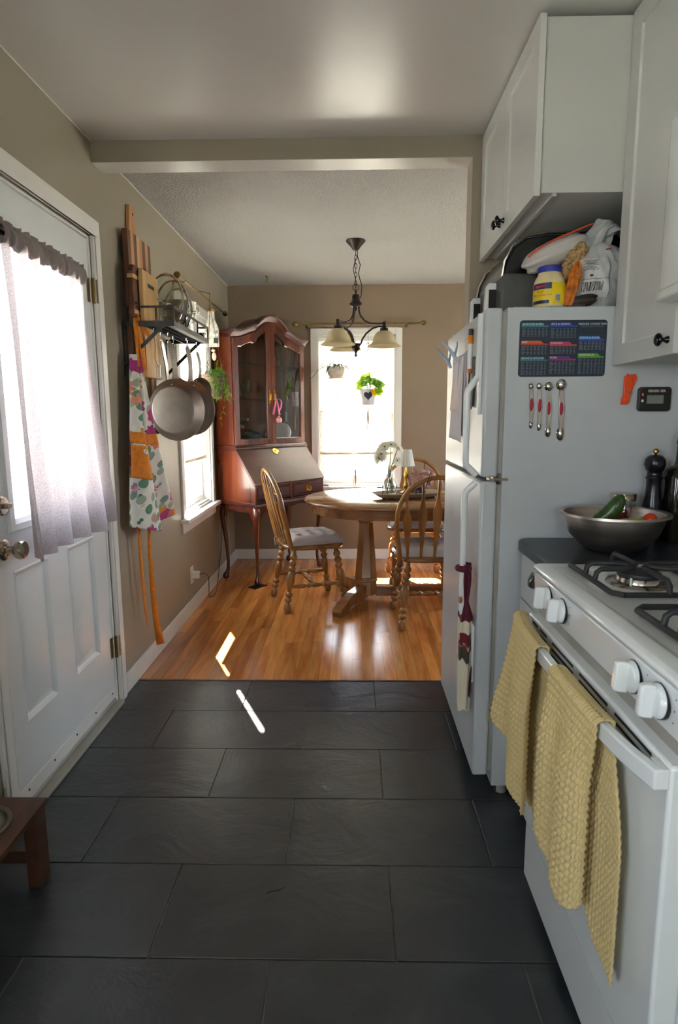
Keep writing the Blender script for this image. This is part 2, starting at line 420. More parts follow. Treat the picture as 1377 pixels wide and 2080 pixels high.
# paint bead lines along the ceiling
m = MB(); m.box(WX, YN, HK - .004, WX + .003, 2.716, HK); m.box(WX, 2.83, HK - .005, WX + .004, YB, HK); struct('trim_3', m, 'white_paint', smooth=0)

# ---- windows
def window(name, P, u0, u1, z0, z1, sill_z, casing=.06, blind=None, meeting=1.35):
    """P(u, out, z): u along the wall, out = into the room"""
    def B(mb, u0, o0, z0, u1, o1, z1):
        a = P(u0, o0, z0); b = P(u1, o1, z1); mb.box(*a, *b)
    c = MB(); B(c, u0 - casing, 0, sill_z, u0, .016, z1 + casing); B(c, u1, 0, sill_z, u1 + casing, .016, z1 + casing); B(c, u0, 0, z1, u1, .016, z1 + casing)
    W = struct(name, c, 'white_paint', bev=.003)
    j = MB()
    B(j, u0, -.16, z0, u0 + .012, .0, z1); B(j, u1 - .012, -.16, z0, u1, .0, z1); B(j, u0, -.16, z1 - .012, u1, 0, z1); B(j, u0, -.16, z0, u1, -.02, z0 + .012)
    obj('jamb', j, 'white_paint', W, smooth=0)
    j = MB(); B(j, u0 - casing - .03, -.03, sill_z - .028, u1 + casing + .03, .052, sill_z); obj('sill', j, 'white_paint', W, bev=.004)
    j = MB(); B(j, u0 - casing - .01, 0, sill_z - .095, u1 + casing + .01, .014, sill_z - .028); obj('apron_board', j, 'white_paint', W, bev=.003)
    for zz0, zz1, o in ((z0 + .012, meeting + .02, -.09), (meeting - .02, z1 - .012, -.125)):
        j = MB(); t = .04
        B(j, u0 + .012, o, zz0, u0 + .012 + t, o + .03, zz1); B(j, u1 - .012 - t, o, zz0, u1 - .012, o + .03, zz1)
        B(j, u0 + .012 + t, o, zz0, u1 - .012 - t, o + .03, zz0 + t); B(j, u0 + .012 + t, o, zz1 - t, u1 - .012 - t, o + .03, zz1)
        sa = obj('sash', j, 'white_paint', W, bev=.003)
        g = MB(); B(g, u0 + .05, o + .013, zz0 + t, u1 - .05, o + .017, zz1 - t); obj('pane', g, 'pane', sa, smooth=0)
    if blind:
        b0, b1, bz = blind
        n = int((z1 - .03 - bz) / .019); mb = MB(); vs = []
        for i in range(n * 2 + 1):
            z = bz + (z1 - .03 - bz) * i / (n * 2); o = -.03 - (.008 if i % 2 else 0)
            vs += [P(b0, o, z), P(b1, o, z)]
        mb.add(vs, [(2 * i, 2 * i + 1, 2 * i + 3, 2 * i + 2) for i in range(n * 2)])
        vs = []
        for i in range(n * 2 + 1):
            z = bz + (z1 - .03 - bz) * i / (n * 2); o = -.046 + (.008 if i % 2 else 0)
            vs += [P(b0, o, z), P(b1, o, z)]
        mb.add(vs, [(2 * i, 2 * i + 1, 2 * i + 3, 2 * i + 2) for i in range(n * 2)])
        S = tag(bpy.data.objects.new('cellular_shade', None), *blind_label[name]); COL.objects.link(S); S.location = P((b0 + b1) / 2, -.035, bz)
        obj('shade_cloth', mb, 'shade_cloth', S, world=True, smooth=0)
        r = MB(); B(r, b0 - .002, -.052, bz - .018, b1 + .002, -.022, bz + .003); obj('bottom_rail', r, 'shade_rail', S, world=True, bev=.004)
        r = MB(); B(r, u0 + .014, -.06, z1 - .05, u1 - .014, -.015, z1 - .013); obj('head_rail', r, 'white_paint', S, world=True, bev=.003)
        if name == 'window_2':
            r = MB(); r.box(.0, YB + .0, bz - .012, .05, YB + .03, bz - .004); obj('pull_tab', r, 'white_paint', S, world=True, bev=.002)
    return W
mat('shade_rail', 'CDBFA6', 0.6)
blind_label = {'window_1': ('white pleated shade lowered in the left wall window behind the pans', 'blind'),
               'window_2': ('white pleated shade lowered in the back window behind the chandelier', 'blind')}
window('window_1', lambda u, o, z: (WX + o, u, z), WY0, WY1, WZ0, WZ1, .662, .062, (4.03, 4.63, 1.02), 1.36)
window('window_2', lambda u, o, z: (u, YB - o, z), BX0, BX1, BZ0, BZ1, .68, .058, (-.29, .372, .985), 1.36)
window('fill_window_3', lambda u, o, z: (RD2 - o, u, z), 3.6, 4.9, .8, 2.05, .79)  # unseen window, added as fill light for the dining room
window('fill_window_5', lambda u, o, z: (WX + o, u, z), -1.35, -.15, .95, 2.05, .94)  # unseen window, added for cool side light on the stove front
window('fill_window_4', lambda u, o, z: (u, YN + o, z), -.3, .5, 1.1, 1.9, 1.09)  # invented window behind the camera, added to light the kitchen

# ---- exterior door in the left wall
m = MB(); cw = .07
for a, b, c, d in ((DY1 + .008, 0, DY1 + .008 + cw, DZ1 + .008), (DY0 - .008 - cw, 0, DY0 - .008, DZ1 + .008), (DY0 - .008 - cw, DZ1 + .008, DY1 + .008 + cw, DZ1 + .008 + cw)):
    m.box(WX, a, b, WX + .016, c, d); 
    m.box(WX + .016, a + .012, b, WX + .021, c - .02, d - (.012 if d > 2.1 else 0))
D = struct('door_1', m, 'white_paint', bev=.003)
m = MB(); m.box(WX - .16, DY0, 0, WX, DY0 + .008, DZ1); m.box(WX - .16, DY1 - .008, 0, WX, DY1, DZ1); m.box(WX - .16, DY0, DZ1 - .008, WX, DY1, DZ1); obj('jamb', m, 'white_paint', D, smooth=0)
XD = WX - .006                                   # inner face of the slab
PD = lambda u, v, d: (XD + d, u, v)
y0, y1 = DY0 + .012, DY1 - .012
m = panel_slab(PD, y0, .032, y1, DZ1 - .012, .042, [(1.885, .29, 2.108, .815), (2.258, .29, 2.492, .815)], [(0, 0), (.004, .004), (.012, .0), (.02, -.009), (.03, -.009), (.05, -.001)])
# glazed opening is cut by rebuilding the upper face around it
m = MB()
def slab_cells(holes, panels):
    us = sorted({y0, y1} | {q for h in holes + panels for q in (h[0], h[2])}); vs = sorted({.032, DZ1 - .012} | {q for h in holes + panels for q in (h[1], h[3])})
    for a, b in zip(us, us[1:]):
        for c, d in zip(vs, vs[1:]):
            inh = any(h[0] <= a and b <= h[2] and h[1] <= c and d <= h[3] for h in holes)
            inp = any(h[0] <= a and b <= h[2] and h[1] <= c and d <= h[3] for h in panels)
            if inh: continue
            if not inp: m.add([PD(a, c, 0), PD(b, c, 0), PD(b, d, 0), PD(a, d, 0)], [(0, 1, 2, 3)])
            m.add([PD(a, c, -.042), PD(b, c, -.042), PD(b, d, -.042), PD(a, d, -.042)], [(3, 2, 1, 0)])
GL = (1.905, 0.97, 2.475, 1.885)
PN = [(1.885, .29, 2.108, .815), (2.258, .29, 2.492, .815)]
slab_cells([GL], PN)
for h in PN: raised(m, PD, *h, [(0, 0), (.005, .004), (.014, .0), (.022, -.009), (.032, -.009), (.052, -.001)])
rect = lambda a, c, b, d, q: [PD(a, c, q), PD(b, c, q), PD(b, d, q), PD(a, d, q)]
m.loft([rect(y0, .032, y1, DZ1 - .012, 0), rect(y0, .032, y1, DZ1 - .012, -.042)])
m.loft([rect(*GL, 0), rect(*GL, -.042)])
SL = obj('door_slab', m, 'door_paint', D, smooth=30)
m = MB(); a, c, b, d = GL
m.loft([rect(a - .028, c - .028, b + .028, d + .028, 0), rect(a - .026, c - .026, b + .026, d + .026, .010), rect(a - .004, c - .004, b + .004, d + .004, .013), rect(a + .012, c + .012, b - .012, d - .012, .004), rect(a + .012, c + .012, b - .012, d - .012, -.03)])
fr = obj('glazing_frame', m, 'door_paint', SL)
m = MB(); m.box(XD - .022, a + .01, c + .01, XD - .018, b - .01, d - .01); obj('pane', m, 'pane', SL, smooth=0)
m = MB(); m.box(XD, y0 + .002, .045, XD + .003, y1 - .002, .085); sw = obj('door_sweep', m, 'white_paint', SL, bev=.001)
for i in range(5):
    s_ = MB(); s_.lathe([(.004, 0), (.004, .002), (.001, .003)], 8, (XD + .003, 1.86 + i * .18, .066), ROT(0, 90, 0)); obj('screw', s_, 'dark_gap', SL)
m = MB(); m.box(WX - .12, DY0, -.004, WX + .03, DY1, .012); m.box(WX - .12, DY0, .012, WX - .004, DY1, .024); obj('threshold', m, 'gasket', D, bev=.003)
for z in (.27, 1.05, 1.83):
    m = MB(); m.box(XD + .001, DY1 - .036, z - .048, XD + .003, DY1 - .012, z + .048); m.box(WX + .0161, DY1 + .008, z - .048, WX + .0175, DY1 + .026, z + .048)
    m.lathe([(.006, -.05), (.006, .05)], 10, (WX + .008, DY1 - .002, z)); obj('hinge', m, 'brass_dull', D)
m = MB(); Mx = ROT(0, 90, 0); kc = (XD, 1.845, .895)
m.lathe([(.034, 0), (.034, .004), (.028, .010), (.014, .014), (.012, .032), (.018, .036), (.027, .044), (.030, .054), (.027, .066), (.014, .073), (0, .074)], 28, kc, Mx); obj('knob', m, 'nickel', D)
m = MB(); m.lathe([(.032, 0), (.032, .008), (.026, .015), (0, .016)], 28, (XD, 1.845, 1.035), Mx); m.box(XD + .016, 1.832, 1.027, XD + .034, 1.858, 1.043); obj('deadbolt', m, 'nickel', D, bev=.002)

m = MB(); m.box(WX - 1.1, 2.80, -.35, WX - .2, 2.88, 2.7); struct('sun_block_wall', m, 'sun_block_paint', smooth=0)      # unseen wall added outside to keep sun off the door glass
# outdoors: ground and a neighbouring fence
m = MB(); m.box(-40, -40, -.5, WX - .3, 40, -.35); m.box(WX - .3, YB + .3, -.5, 40, 40, -.35); m.box(WX - .3, -40, -.5, 40, YN - .3, -.35); m.box(RD2 + .3, YN - .3, -.5, 40, YB + .3, -.35)
struct('ground', m, 'ground', smooth=0)
# ------------------------------------------------------------------ door curtain
mat('curtain_hem', '8E8482', 0.9)
def sm(t, a, b): t = max(0, min(1, (t - a) / (b - a))); return t * t * (3 - 2 * t)
def pw(t, pts):
    for (a, va), (b, vb) in zip(pts, pts[1:]):
        if t <= b: return va + (vb - va) * max(0, (t - a)) / (b - a)
    return pts[-1][1]
CU = thing('cafe_curtain', 'pale lilac grey gathered cafe curtain hanging over the door glass', 'curtain', (-1.03, 2.15, 1.86))
def cur(s_, t):
    yl = 1.90 - .06 * t; yr = 2.475 + .03 * t; y = yl + (yr - yl) * s_ + .012 * sin(9 * s_ + 3 * t)
    amp = .010 + .016 * t
    x = -1.052 + .052 * t ** 1.4 + amp * sin(2 * pi * (5.2 * s_ + .3 * sin(4 * s_) + .15 * t)) + .006 * sin(2 * pi * 11.7 * s_ + 2 * t) * (1 - t) + .004 * sin(7 * t + 9 * s_)
    zb = .872 + .018 * sin(3.1 * s_ + 1) - .03 * (1 - s_) + .02 * (1 if s_ > .86 else 0)
    return (x, y, 1.845 + (zb - 1.845) * t)
m = MB().grid(cur, 130, 60); obj('curtain_panel', m, 'curtain', CU, world=True, fix=False)
def pocket(s_, t):
    y = 1.90 + .575 * s_; r = .016 + .005 * sin(60 * s_) + .004 * sin(131 * s_ + t)
    a = -pi / 2 + 2 * pi * t
    return (-1.052 + r * cos(a) * .9, y + .003 * sin(90 * s_ + 5 * t), 1.852 + (.030 + .004 * sin(47 * s_)) * sin(a))
m = MB().grid(pocket, 150, 12); obj('rod_pocket', m, 'curtain_hem', CU, world=True, fix=False)
def ruf(s_, t):
    y = 1.90 + .575 * s_; return (-1.052 + .007 * sin(70 * s_), y, 1.875 + .022 * t + .003 * sin(95 * s_))
m = MB().grid(ruf, 150, 3); obj('ruffle', m, 'curtain_hem', CU, world=True, fix=False)
m = MB().tube([(-1.052, 1.87, 1.858), (-1.052, 2.50, 1.858)], .006, 10); m.tube([(-1.052, 2.497, 1.858), (-1.075, 2.499, 1.858)], .005, 8); m.tube([(-1.052, 1.873, 1.858), (-1.075, 1.873, 1.858)], .005, 8)
obj('rod', m, 'nickel', CU, world=True)
# ------------------------------------------------------------------ cutting boards on the wall
def board(name, label, poly, x0, x1, m, hole=None, strips=None, group=None):
    b = thing(name, label, 'cutting board', (x0, sum(p[0] for p in poly) / len(poly), min(p[1] for p in poly)))
    if strips:
        zs = sorted(p[1] for p in poly); ys = [p[0] for p in poly]; ya, yb = min(ys), max(ys)
        n = len(strips)
        for i, mm in enumerate(strips):
            a = ya + (yb - ya) * i / n; c = ya + (yb - ya) * (i + 1) / n
            q = MB(); q.box(x0, a, zs[0], x1, c, zs[-1]); obj('strip', q, mm, b, world=True, smooth=0)
    else:
        q = MB(); q.prism(poly, x0, x1, 'x'); obj('blade', q, m, b, world=True, bev=.003)
    if hole:
        q = MB(); q.lathe([(hole[2], -.001), (hole[2], .0015)], 14, (x1, hole[0], hole[1]), ROT(0, 90, 0)); obj('hang_hole', q, 'dark_gap', b, world=True)
    return b
board('paddle_board', 'long paddle cutting board whose narrow handle rises highest on the left wall', [(3.06, 1.75), (3.33, 1.75), (3.33, 2.13), (3.27, 2.16), (3.17, 2.18), (3.15, 2.32), (3.09, 2.32), (3.07, 2.18), (3.06, 2.16)], WX + .002, WX + .02, 'board_maple', (3.13, 2.285, .006))
board('striped_board', 'striped dark and light wood cutting board behind the others on the wall', [(2.966, 1.22), (3.29, 1.22), (3.29, 2.175), (2.966, 2.175)], WX + .021, WX + .046, 'board_walnut', strips=['board_walnut', 'board_maple', 'board_walnut', 'board_pale', 'board_maple', 'board_walnut', 'board_maple', 'board_walnut'])
b = board('slotted_board', 'pale wood cutting board with a dark slot under its top edge', [(2.985, 1.50), (3.22, 1.50), (3.22, 2.00), (2.985, 2.00)], WX + .08, WX + .10, 'board_pale')
q = MB(); q.box(WX + .0995, 3.06, 1.93, WX + .1012, 3.15, 1.948); obj('hand_slot', q, 'dark_gap', b, world=True, bev=.001)
b = board('scalloped_board', 'dark walnut board with wavy edge and two pale bands tucked behind the slotted board', [(2.93, 1.77), (2.915, 1.80), (2.93, 1.84), (2.92, 1.90), (2.935, 1.94), (2.925, 1.98), (2.95, 2.01), (3.05, 2.01), (3.05, 1.77)], WX + .05, WX + .075, 'board_walnut')
for z in (1.795, 1.955):
    q = MB(); q.prism([(2.922, z - .008), (3.048, z - .004), (3.048, z + .012), (2.922, z + .010)], WX + .049, WX + .077, 'x'); obj('band', q, 'board_pale', b, world=True)
# ------------------------------------------------------------------ pot shelf
SX = -.838; SY0, SY1, SZ = 2.956, 3.655, 1.745; SB = -.984
S = thing('pot_shelf', 'black metal wall shelf with grid base carrying lids and pots', 'shelf', (WX, 3.3, 1.5))
m = MB(); m.box(WX, SY0, SZ - .012, SX, SY0 + .006, SZ + .013); m.box(WX, SY1 - .006, SZ - .012, SX, SY1, SZ + .013); m.box(SX - .006, SY0, SZ - .012, SX, SY1, SZ + .013); m.box(SB, SY0, SZ - .012, SB + .006, SY1, SZ + .013)
m.box(SX - .03, SY0, SZ - .012, SX, SY1, SZ - .008); obj('frame', m, 'black_metal', S, world=True, bev=.001)
for i in range(19):
    y = SY0 + .03 + i * .034; q = MB().tube([(SB + .006, y, SZ), (SX - .006, y, SZ)], .0022, 6); obj('cross_wire', q, 'black_metal', S, world=True)
for i in range(4):
    x = SB + .03 + i * .034; q = MB().tube([(x, SY0 + .006, SZ - .004), (x, SY1 - .006, SZ - .004)], .0022, 6); obj('long_wire', q, 'black_metal', S, world=True)
m = MB(); RZ = 1.822
for a, b in (((WX + .03, SY0 + .003, RZ), (SX - .003, SY0 + .003, RZ)), ((SX - .003, SY0, RZ), (SX - .003, SY1, RZ)), ((SX - .003, SY1 - .003, RZ), (WX + .03, SY1 - .003, RZ))): m.bar(a, b, .009, .009)
for p in ((WX + .03, SY0 + .003), (SX - .003, SY0 + .003), ((WX + SX) / 2 + .04, SY0 + .003), (SX - .003, SY0 + .22), (SX - .003, SY0 + .46), (SX - .003, SY1 - .003), (WX + .03, SY1 - .003)): m.bar((*p, SZ), (*p, RZ), .007, .007)
obj('rail', m, 'black_metal', S, world=True)
for y in (SY0 - .001, SY1 - .012):
    m = MB(); m.box(WX, y - .004, 1.50, WX + .005, y + .004, SZ); m.bar((WX + .004, y, 1.56), (SX - .05, y, SZ - .006), .008, .016); obj('bracket', m, 'black_metal', S, world=True)
# lids
def lid(label, c, R, rz, kn=True, tilt=0):
    L = thing('glass_cover', label, 'pan lid', (c[0], c[1], c[2] - R), 0, 'glass pan lids on the pot shelf')
    A = (Matrix.Rotation(RD(rz), 4, 'Z') @ Matrix.Rotation(RD(90 + tilt), 4, 'X')).to_3x3()
    q = MB(); q.lathe([(R, 0), (R * .9, .012), (R * .6, .028), (R * .3, .036), (.0001, .038)], 36, c, A); obj('glass', q, 'thin_glass', L, world=True)
    q = MB().ring(c, R, .0058, 48, 8, A); obj('rim', q, 'chrome', L, world=True)
    q = MB(); cc = Vector(c)
    pts = [(-.035, 0, .036), (-.034, 0, .06), (-.02, 0, .075), (.02, 0, .075), (.034, 0, .06), (.035, 0, .036)]
    q.tube([cc + A @ Vector(p) for p in pts], .004, 8); obj('lid_handle', q, 'chrome', L, world=True)
    return L
lid('largest and nearest glass pan lid standing on the pot shelf', (-.966, 3.26, 1.898), .136, -33)
lid('middle glass pan lid standing second on the pot shelf', (-.948, 3.315, 1.888), .126, -33)
lid('smallest glass pan lid standing third on the pot shelf', (-.935, 3.37, 1.873), .111, -33)
m = MB()
for k in range(4):
    y = 3.22 + k * .055; m.tube([(-.98, y, SZ + .014), (-.98, y, SZ + .075), (-.9, y - .03, SZ + .075), (-.9, y - .03, SZ + .014)], .002, 6)
m.tube([(-.98, 3.21, SZ + .015), (-.98, 3.40, SZ + .015)], .002, 6); m.tube([(-.9, 3.18, SZ + .015), (-.9, 3.37, SZ + .015)], .002, 6)
tag(obj('lid_rack', m, 'chrome'), 'thin wire rack holding the glass lids upright on the shelf', 'rack')
P_ = thing('stock_pot', 'tall steel stock pot at the far end of the pot shelf', 'pot', (-.966, 3.55, SZ + .013))
m = MB(); m.lathe([(.001, .002), (.092, .002), (.096, .008), (.097, .185), (.101, .19), (.098, .191), (.094, .186), (.092, .01), (.001, .008)], 40, sx=.88, sy=.88); obj('pot_body', m, 'steel_brushed', P_)
m = MB(); m.tube([(-.03, -.080, .14), (-.03, -.105, .145), (.03, -.105, .145), (.03, -.080, .14)], .005, 8); obj('handle', m, 'chrome', P_)
m = MB(); m.tube([(-.03, .080, .14), (-.03, .096, .145), (.03, .096, .145), (.03, .080, .14)], .005, 8); obj('handle', m, 'chrome', P_)
P_ = thing('glass_jug', 'small clear glass jug beside the steel stock pot', 'jug', (-.876, 3.455, SZ + .013))
m = MB(); m.lathe([(.001, .0), (.026, .0), (.03, .01), (.016, .05), (.013, .065), (.03, .10), (.036, .13), (.034, .15), (.032, .15), (.034, .13), (.028, .10), (.01, .066), (.001, .06)], 24); obj('glass', m, 'thin_glass', P_)
m = MB().ring((0, 0, .118), .036, .0028, 24, 6); obj('band', m, 'chrome', P_)
P_ = thing('small_dish', 'small steel bowl low on the pot shelf by the far corner', 'bowl', (-.872, 3.612, SZ + .013))
m = MB(); m.lathe([(.001, 0), (.018, 0), (.032, .022), (.034, .028), (.032, .026), (.017, .004), (.001, .003)], 24); obj('bowl_body', m, 'chrome', P_)
# ------------------------------------------------------------------ hanging pans
def shook(x, y, zt, zb, label):
    m = MB(); r = .010
    pts = [(x - .0, y - .014, zt - .012)] + [(x, y - .007 + r * .9 * cos(a), zt - .004 + r * .7 * sin(a)) for a in (pi * .9, pi * .5, pi * .1)] + [(x, y, (zt + zb) / 2)] + [(x, y - .009 + .010 * cos(a), zb + .008 - .010 * -sin(a)) for a in (0, -pi * .4, -pi * .8, -pi * 1.05)]
    m.tube(pts, .0019, 6)
    return tag(obj('pan_hook', m, 'chrome'), label, 'hook', 'steel hooks under the pot shelf')
def pan(name, label, top, c, R, depth, rz, mt, hw=.012, group='pans hanging under the pot shelf', wide=True, inside='steel_brushed'):
    """disc facing the camera, handle up to `top`"""
    P = thing(name, label, 'pan', (c[0], c[1], c[2] - R), 0, group)
    A = (Matrix.Rotation(RD(rz), 4, 'Z') @ Matrix.Rotation(RD(90), 4, 'X')).to_3x3()
    q = MB(); q.lathe([(.0001, -depth - .003), (R * .72, -depth - .003), (R * .82, -depth), (R * .97, -.006), (R + .004, .001), (R + .003, .003), (R * .955, -.005), (R * .80, -depth + .004), (R * .74, -depth + .001), (.0001, -depth + .001)], 48, c, A)
    obj('pan_body', q, mt, P, world=True, smooth=50)
    C = Vector(c); t = Vector(top); d = Vector((0, 0, 1)); a0 = C + Vector((0, 0, R * .98)) + A @ Vector((0, 0, -.01))
    n = (t - a0); L = n.length; n.normalize(); side = n.cross(A @ Vector((0, 0, 1))).normalized()
    q = MB(); loops = []
    for s_, w_ in ((0, hw * 1.7), (.12, hw * 1.1), (.3, hw * .95), (.6, hw * 1.05), (.9, hw * 1.05), (1, hw * .6)):
        p = a0 + n * L * s_ + (A @ Vector((0, 0, 1))) * (.02 * sin(pi * s_)); f = A @ Vector((0, 0, 1)) * .003
        loops.append([p - side * w_ - f, p + side * w_ - f, p + side * w_ + f, p - side * w_ + f])
    q.loft(loops, True, True, True); h = obj('pan_handle', q, 'steel_brushed', P, world=True, bev=.0015)
    q = MB().ring(t - n * .012, .006, .002, 14, 6, A); obj('eyelet', q, 'chrome', h, world=True)
    for dz in (-.022, .022):
        q = MB().ball(C + side * dz + Vector((0, 0, R * .86)) + A @ Vector((0, 0, -.012)), .004, 8, 6); obj('rivet', q, 'chrome', P, world=True)
    return P
pan('steel_skillet', 'largest steel frying pan hanging face out under the shelf', (-.940, 3.20, 1.695), (-.915, 3.22, 1.345), .158, .045, 45, 'pan_steel', .014)
shook(-.940, 3.20, SZ - .012, 1.680, 'steel hook holding the largest frying pan')
pan('black_skillet', 'dark frying pan hidden behind the largest steel pan', (-.975, 3.19, 1.70), (-.99, 3.325, 1.29), .095, .03, 62, 'black_metal', .010)
shook(-.975, 3.19, SZ - .012, 1.688, 'steel hook nearest the wall holding the dark pan')
pan('steel_saute_pan', 'second steel pan hanging just behind the largest one', (-.905, 3.42, 1.695), (-.892, 3.43, 1.355), .145, .05, 45, 'pan_steel', .012)
shook(-.905, 3.42, SZ - .012, 1.68, 'steel hook holding the second steel pan')
pan('small_saucepan', 'small dark bottomed pan hanging farthest under the shelf', (-.895, 3.60, 1.68), (-.885, 3.62, 1.465), .068, .06, 45, 'pan_steel', .007)
shook(-.895, 3.60, SZ - .012, 1.665, 'steel hook farthest along the shelf')
def utensil(name, label, x, y, z0, z1, kind):
    U = thing(name, label, 'utensil', (x, y, z0), 0, 'utensils hanging under the pot shelf')
    q = MB().tube([(x, y, z1), (x + .003, y, z1 - .04), (x - .002, y, (z0 + z1) / 2), (x + .012, y, z0 + .05)], [.003, .005, .004, .003], 8, flat=.5); obj('handle', q, 'steel', U, world=True)
    q = MB().ring((x, y, z1 + .004), .005, .0015, 12, 6, ROT(90).to_3x3()); obj('eyelet', q, 'chrome', U, world=True)
    q = MB()
    if kind == 'ladle': q.lathe([(.0001, -.03), (.02, -.024), (.032, -.008), (.035, 0), (.033, 0), (.02, -.021), (.0001, -.027)], 20, (x + .012, y, z0 + .03), ROT(60).to_3x3())
    elif kind == 'fork':
        for k in (-1, 0, 1): q.tube([(x + .012 + k * .007, y, z0 + .055), (x + .012 + k * .010, y, z0)], .0022, 6)
        q.box(x, y - .002, z0 + .05, x + .024, y + .002, z0 + .062)
    else: q.prism([(x - .02, z0), (x + .04, z0), (x + .03, z0 + .07), (x - .01, z0 + .07)], y - .0015, y + .0015, 'y')
    obj('utensil_head', q, 'steel', U, world=True); return U
utensil('meat_fork', 'steel meat fork hanging behind the apron strap', -.968, 3.06, 1.50, 1.69, 'fork'); shook(-.968, 3.06, SZ - .012, 1.693, 'steel hook above the meat fork')
utensil('ladle', 'steel ladle hanging between the two steel pans', -.955, 3.34, 1.46, 1.685, 'ladle'); shook(-.955, 3.34, SZ - .012, 1.688, 'steel hook above the ladle')
utensil('slotted_turner', 'thin steel turner hanging in front of the left window shade', -.925, 3.52, 1.44, 1.655, 'turner'); shook(-.925, 3.52, SZ - .012, 1.66, 'steel hook above the thin turner')
# ------------------------------------------------------------------ apron
# floral cloth driven by a UV-like mapping in object space
s = NT('floral')
tcn = s.n('ShaderNodeTexCoord'); mp = s.n('ShaderNodeMapping'); mp.inputs['Scale'].default_value = (0, 1, .8); s.l(tcn.outputs['Object'], mp.inputs[0])
base = s.ramp(s.noise(30, (1, 1, 1), 2), [(0.3, 'DAD8D0'), (0.7, 'E9E6DE')])
def blooms(scale, seed, thr, petals, stops, base):
    m2 = s.n('ShaderNodeMapping'); m2.inputs['Location'].default_value = (0, seed, seed * 1.7); m2.inputs['Scale'].default_value = (1, 1, 1); s.l(mp.outputs[0], m2.inputs[0])
    vo = s.n('ShaderNodeTexVoronoi'); vo.inputs['Scale'].default_value = scale; vo.inputs['Randomness'].default_value = 0.9; s.l(m2.outputs[0], vo.inputs['Vector'])
    sub = s.n('ShaderNodeVectorMath', operation='SUBTRACT'); sc_ = s.n('ShaderNodeVectorMath', operation='SCALE'); sc_.inputs['Scale'].default_value = scale
    # voronoi Position is in scaled space already divided back
    s.l(m2.outputs[0], sub.inputs[0]); s.l(vo.outputs['Position'], sub.inputs[1])
    se = s.n('ShaderNodeSeparateXYZ'); s.l(sub.outputs[0], se.inputs[0])
    at = s.n('ShaderNodeMath', operation='ARCTAN2'); s.l(se.outputs['Y'], at.inputs[0]); s.l(se.outputs['Z'], at.inputs[1])
    mu = s.n('ShaderNodeMath', operation='MULTIPLY'); s.l(at.outputs[0], mu.inputs[0]); mu.inputs[1].default_value = petals
    si = s.n('ShaderNodeMath', operation='SINE'); s.l(mu.outputs[0], si.inputs[0])
    ra = s.n('ShaderNodeMath', operation='MULTIPLY_ADD'); s.l(si.outputs[0], ra.inputs[0]); ra.inputs[1].default_value = -0.05; s.l(vo.outputs['Distance'], ra.inputs[2])
    less = s.n('ShaderNodeMath', operation='LESS_THAN'); s.l(ra.outputs[0], less.inputs[0]); less.inputs[1].default_value = thr
    sep = s.n('ShaderNodeSeparateColor'); s.l(vo.outputs['Color'], sep.inputs[0])
    colr = s.n('ShaderNodeValToRGB'); colr.color_ramp.interpolation = 'CONSTANT'; e = colr.color_ramp.elements
    while len(e) < len(stops): e.new(.5)
    for i, (q, c_) in enumerate(zip(e, stops)): q.position = i / len(stops); q.color = lin(c_)
    s.l(sep.outputs[0], colr.inputs[0])
    rg = s.n('ShaderNodeMath', operation='MULTIPLY'); s.l(ra.outputs[0], rg.inputs[0]); rg.inputs[1].default_value = 60
    rs_ = s.n('ShaderNodeMath', operation='SINE'); s.l(rg.outputs[0], rs_.inputs[0])
    shade = s.ramp(rs_.outputs[0], [(0.0, 0.75), (1.0, 1.0)])
    cc = s.mix(0.6, colr.outputs[0], shade, 'MULTIPLY')
    return s.mix(less.outputs[0], base, cc)
c1 = blooms(21, 0.3, .40, 2, ['6F9A80', 'A9B9A4', '4E7F74', 'C9B56A', '8896B8', '7FA394'], base)
c2 = blooms(13, 5.2, .44, 8, ['C84C8C', 'E08A6C', '6C5AA0', 'D9708E', 'E59A78', 'B03A80', 'E8A04A'], c1)
s.set(color=c2, rough=0.85)
mat('orange_cloth', 'D9832A', 0.85, 0.06, 60)
AP = thing('floral_apron', 'floral print apron with orange waistband and ties hanging by the door', 'apron', (-1.03, 3.0, .25))
def apx(s_, t, off=0.0):
    z = 1.60 + (.80 - 1.60) * t
    yl = pw(t, [(0, 2.90), (.12, 2.88), (.45, 2.845), (.75, 2.82), (1, 2.80)]); yr = pw(t, [(0, 2.985), (.1, 3.02), (.45, 3.14), (.7, 3.25), (1, 3.42)])
    y = yl + (yr - yl) * s_
    a = .010 + .030 * t
    xb = pw(t, [(0, -1.03), (.45, -1.022), (1, -1.005)])
    x = xb + a * sin(2 * pi * (2.15 * s_ + .72)) + .006 * sin(2 * pi * 5.3 * s_ + 4 * t) + .01 * t * sin(5 * s_) + .012 * s_
    z -= (.05 * sin(pi * min(1, s_ * 1.5)) * t ** 2) - .0 + .02 * t * s_
    return (max(x, WX + .012) + off, y, z)
m = MB().grid(apx, 110, 100); obj('apron_cloth', m, 'floral', AP, world=True, solid=.0015, fix=False)
m = MB().grid(lambda a, b: apx(.0 + a, .44 + .065 * b + .03 * a, .003), 110, 10); obj('waistband', m, 'orange_cloth', AP, world=True, solid=.0015, fix=False)
m = MB().grid(lambda a, b: apx(-.02 + .30 * a, .52 + .19 * b, .006), 34, 20); pk = obj('pocket', m, 'orange_cloth', AP, world=True, solid=.0015, fix=False)
m = MB(); c = apx(.16, .555, .012); m.lathe([(.012, 0), (.012, .003), (.009, .005), (.003, .005)], 18, c, ROT(0, 62, -30)); bt = obj('button', m, 'button_blue' if 'button_blue' in MATS else 'enamel', AP, world=True)
mat('button_teal', '58B4C8', 0.3)
m = MB(); m.lathe([(.005, .0052), (.005, .0062), (0, .0064)], 14, c, ROT(0, 62, -30)); obj('button_centre', m, 'button_teal', bt, world=True)
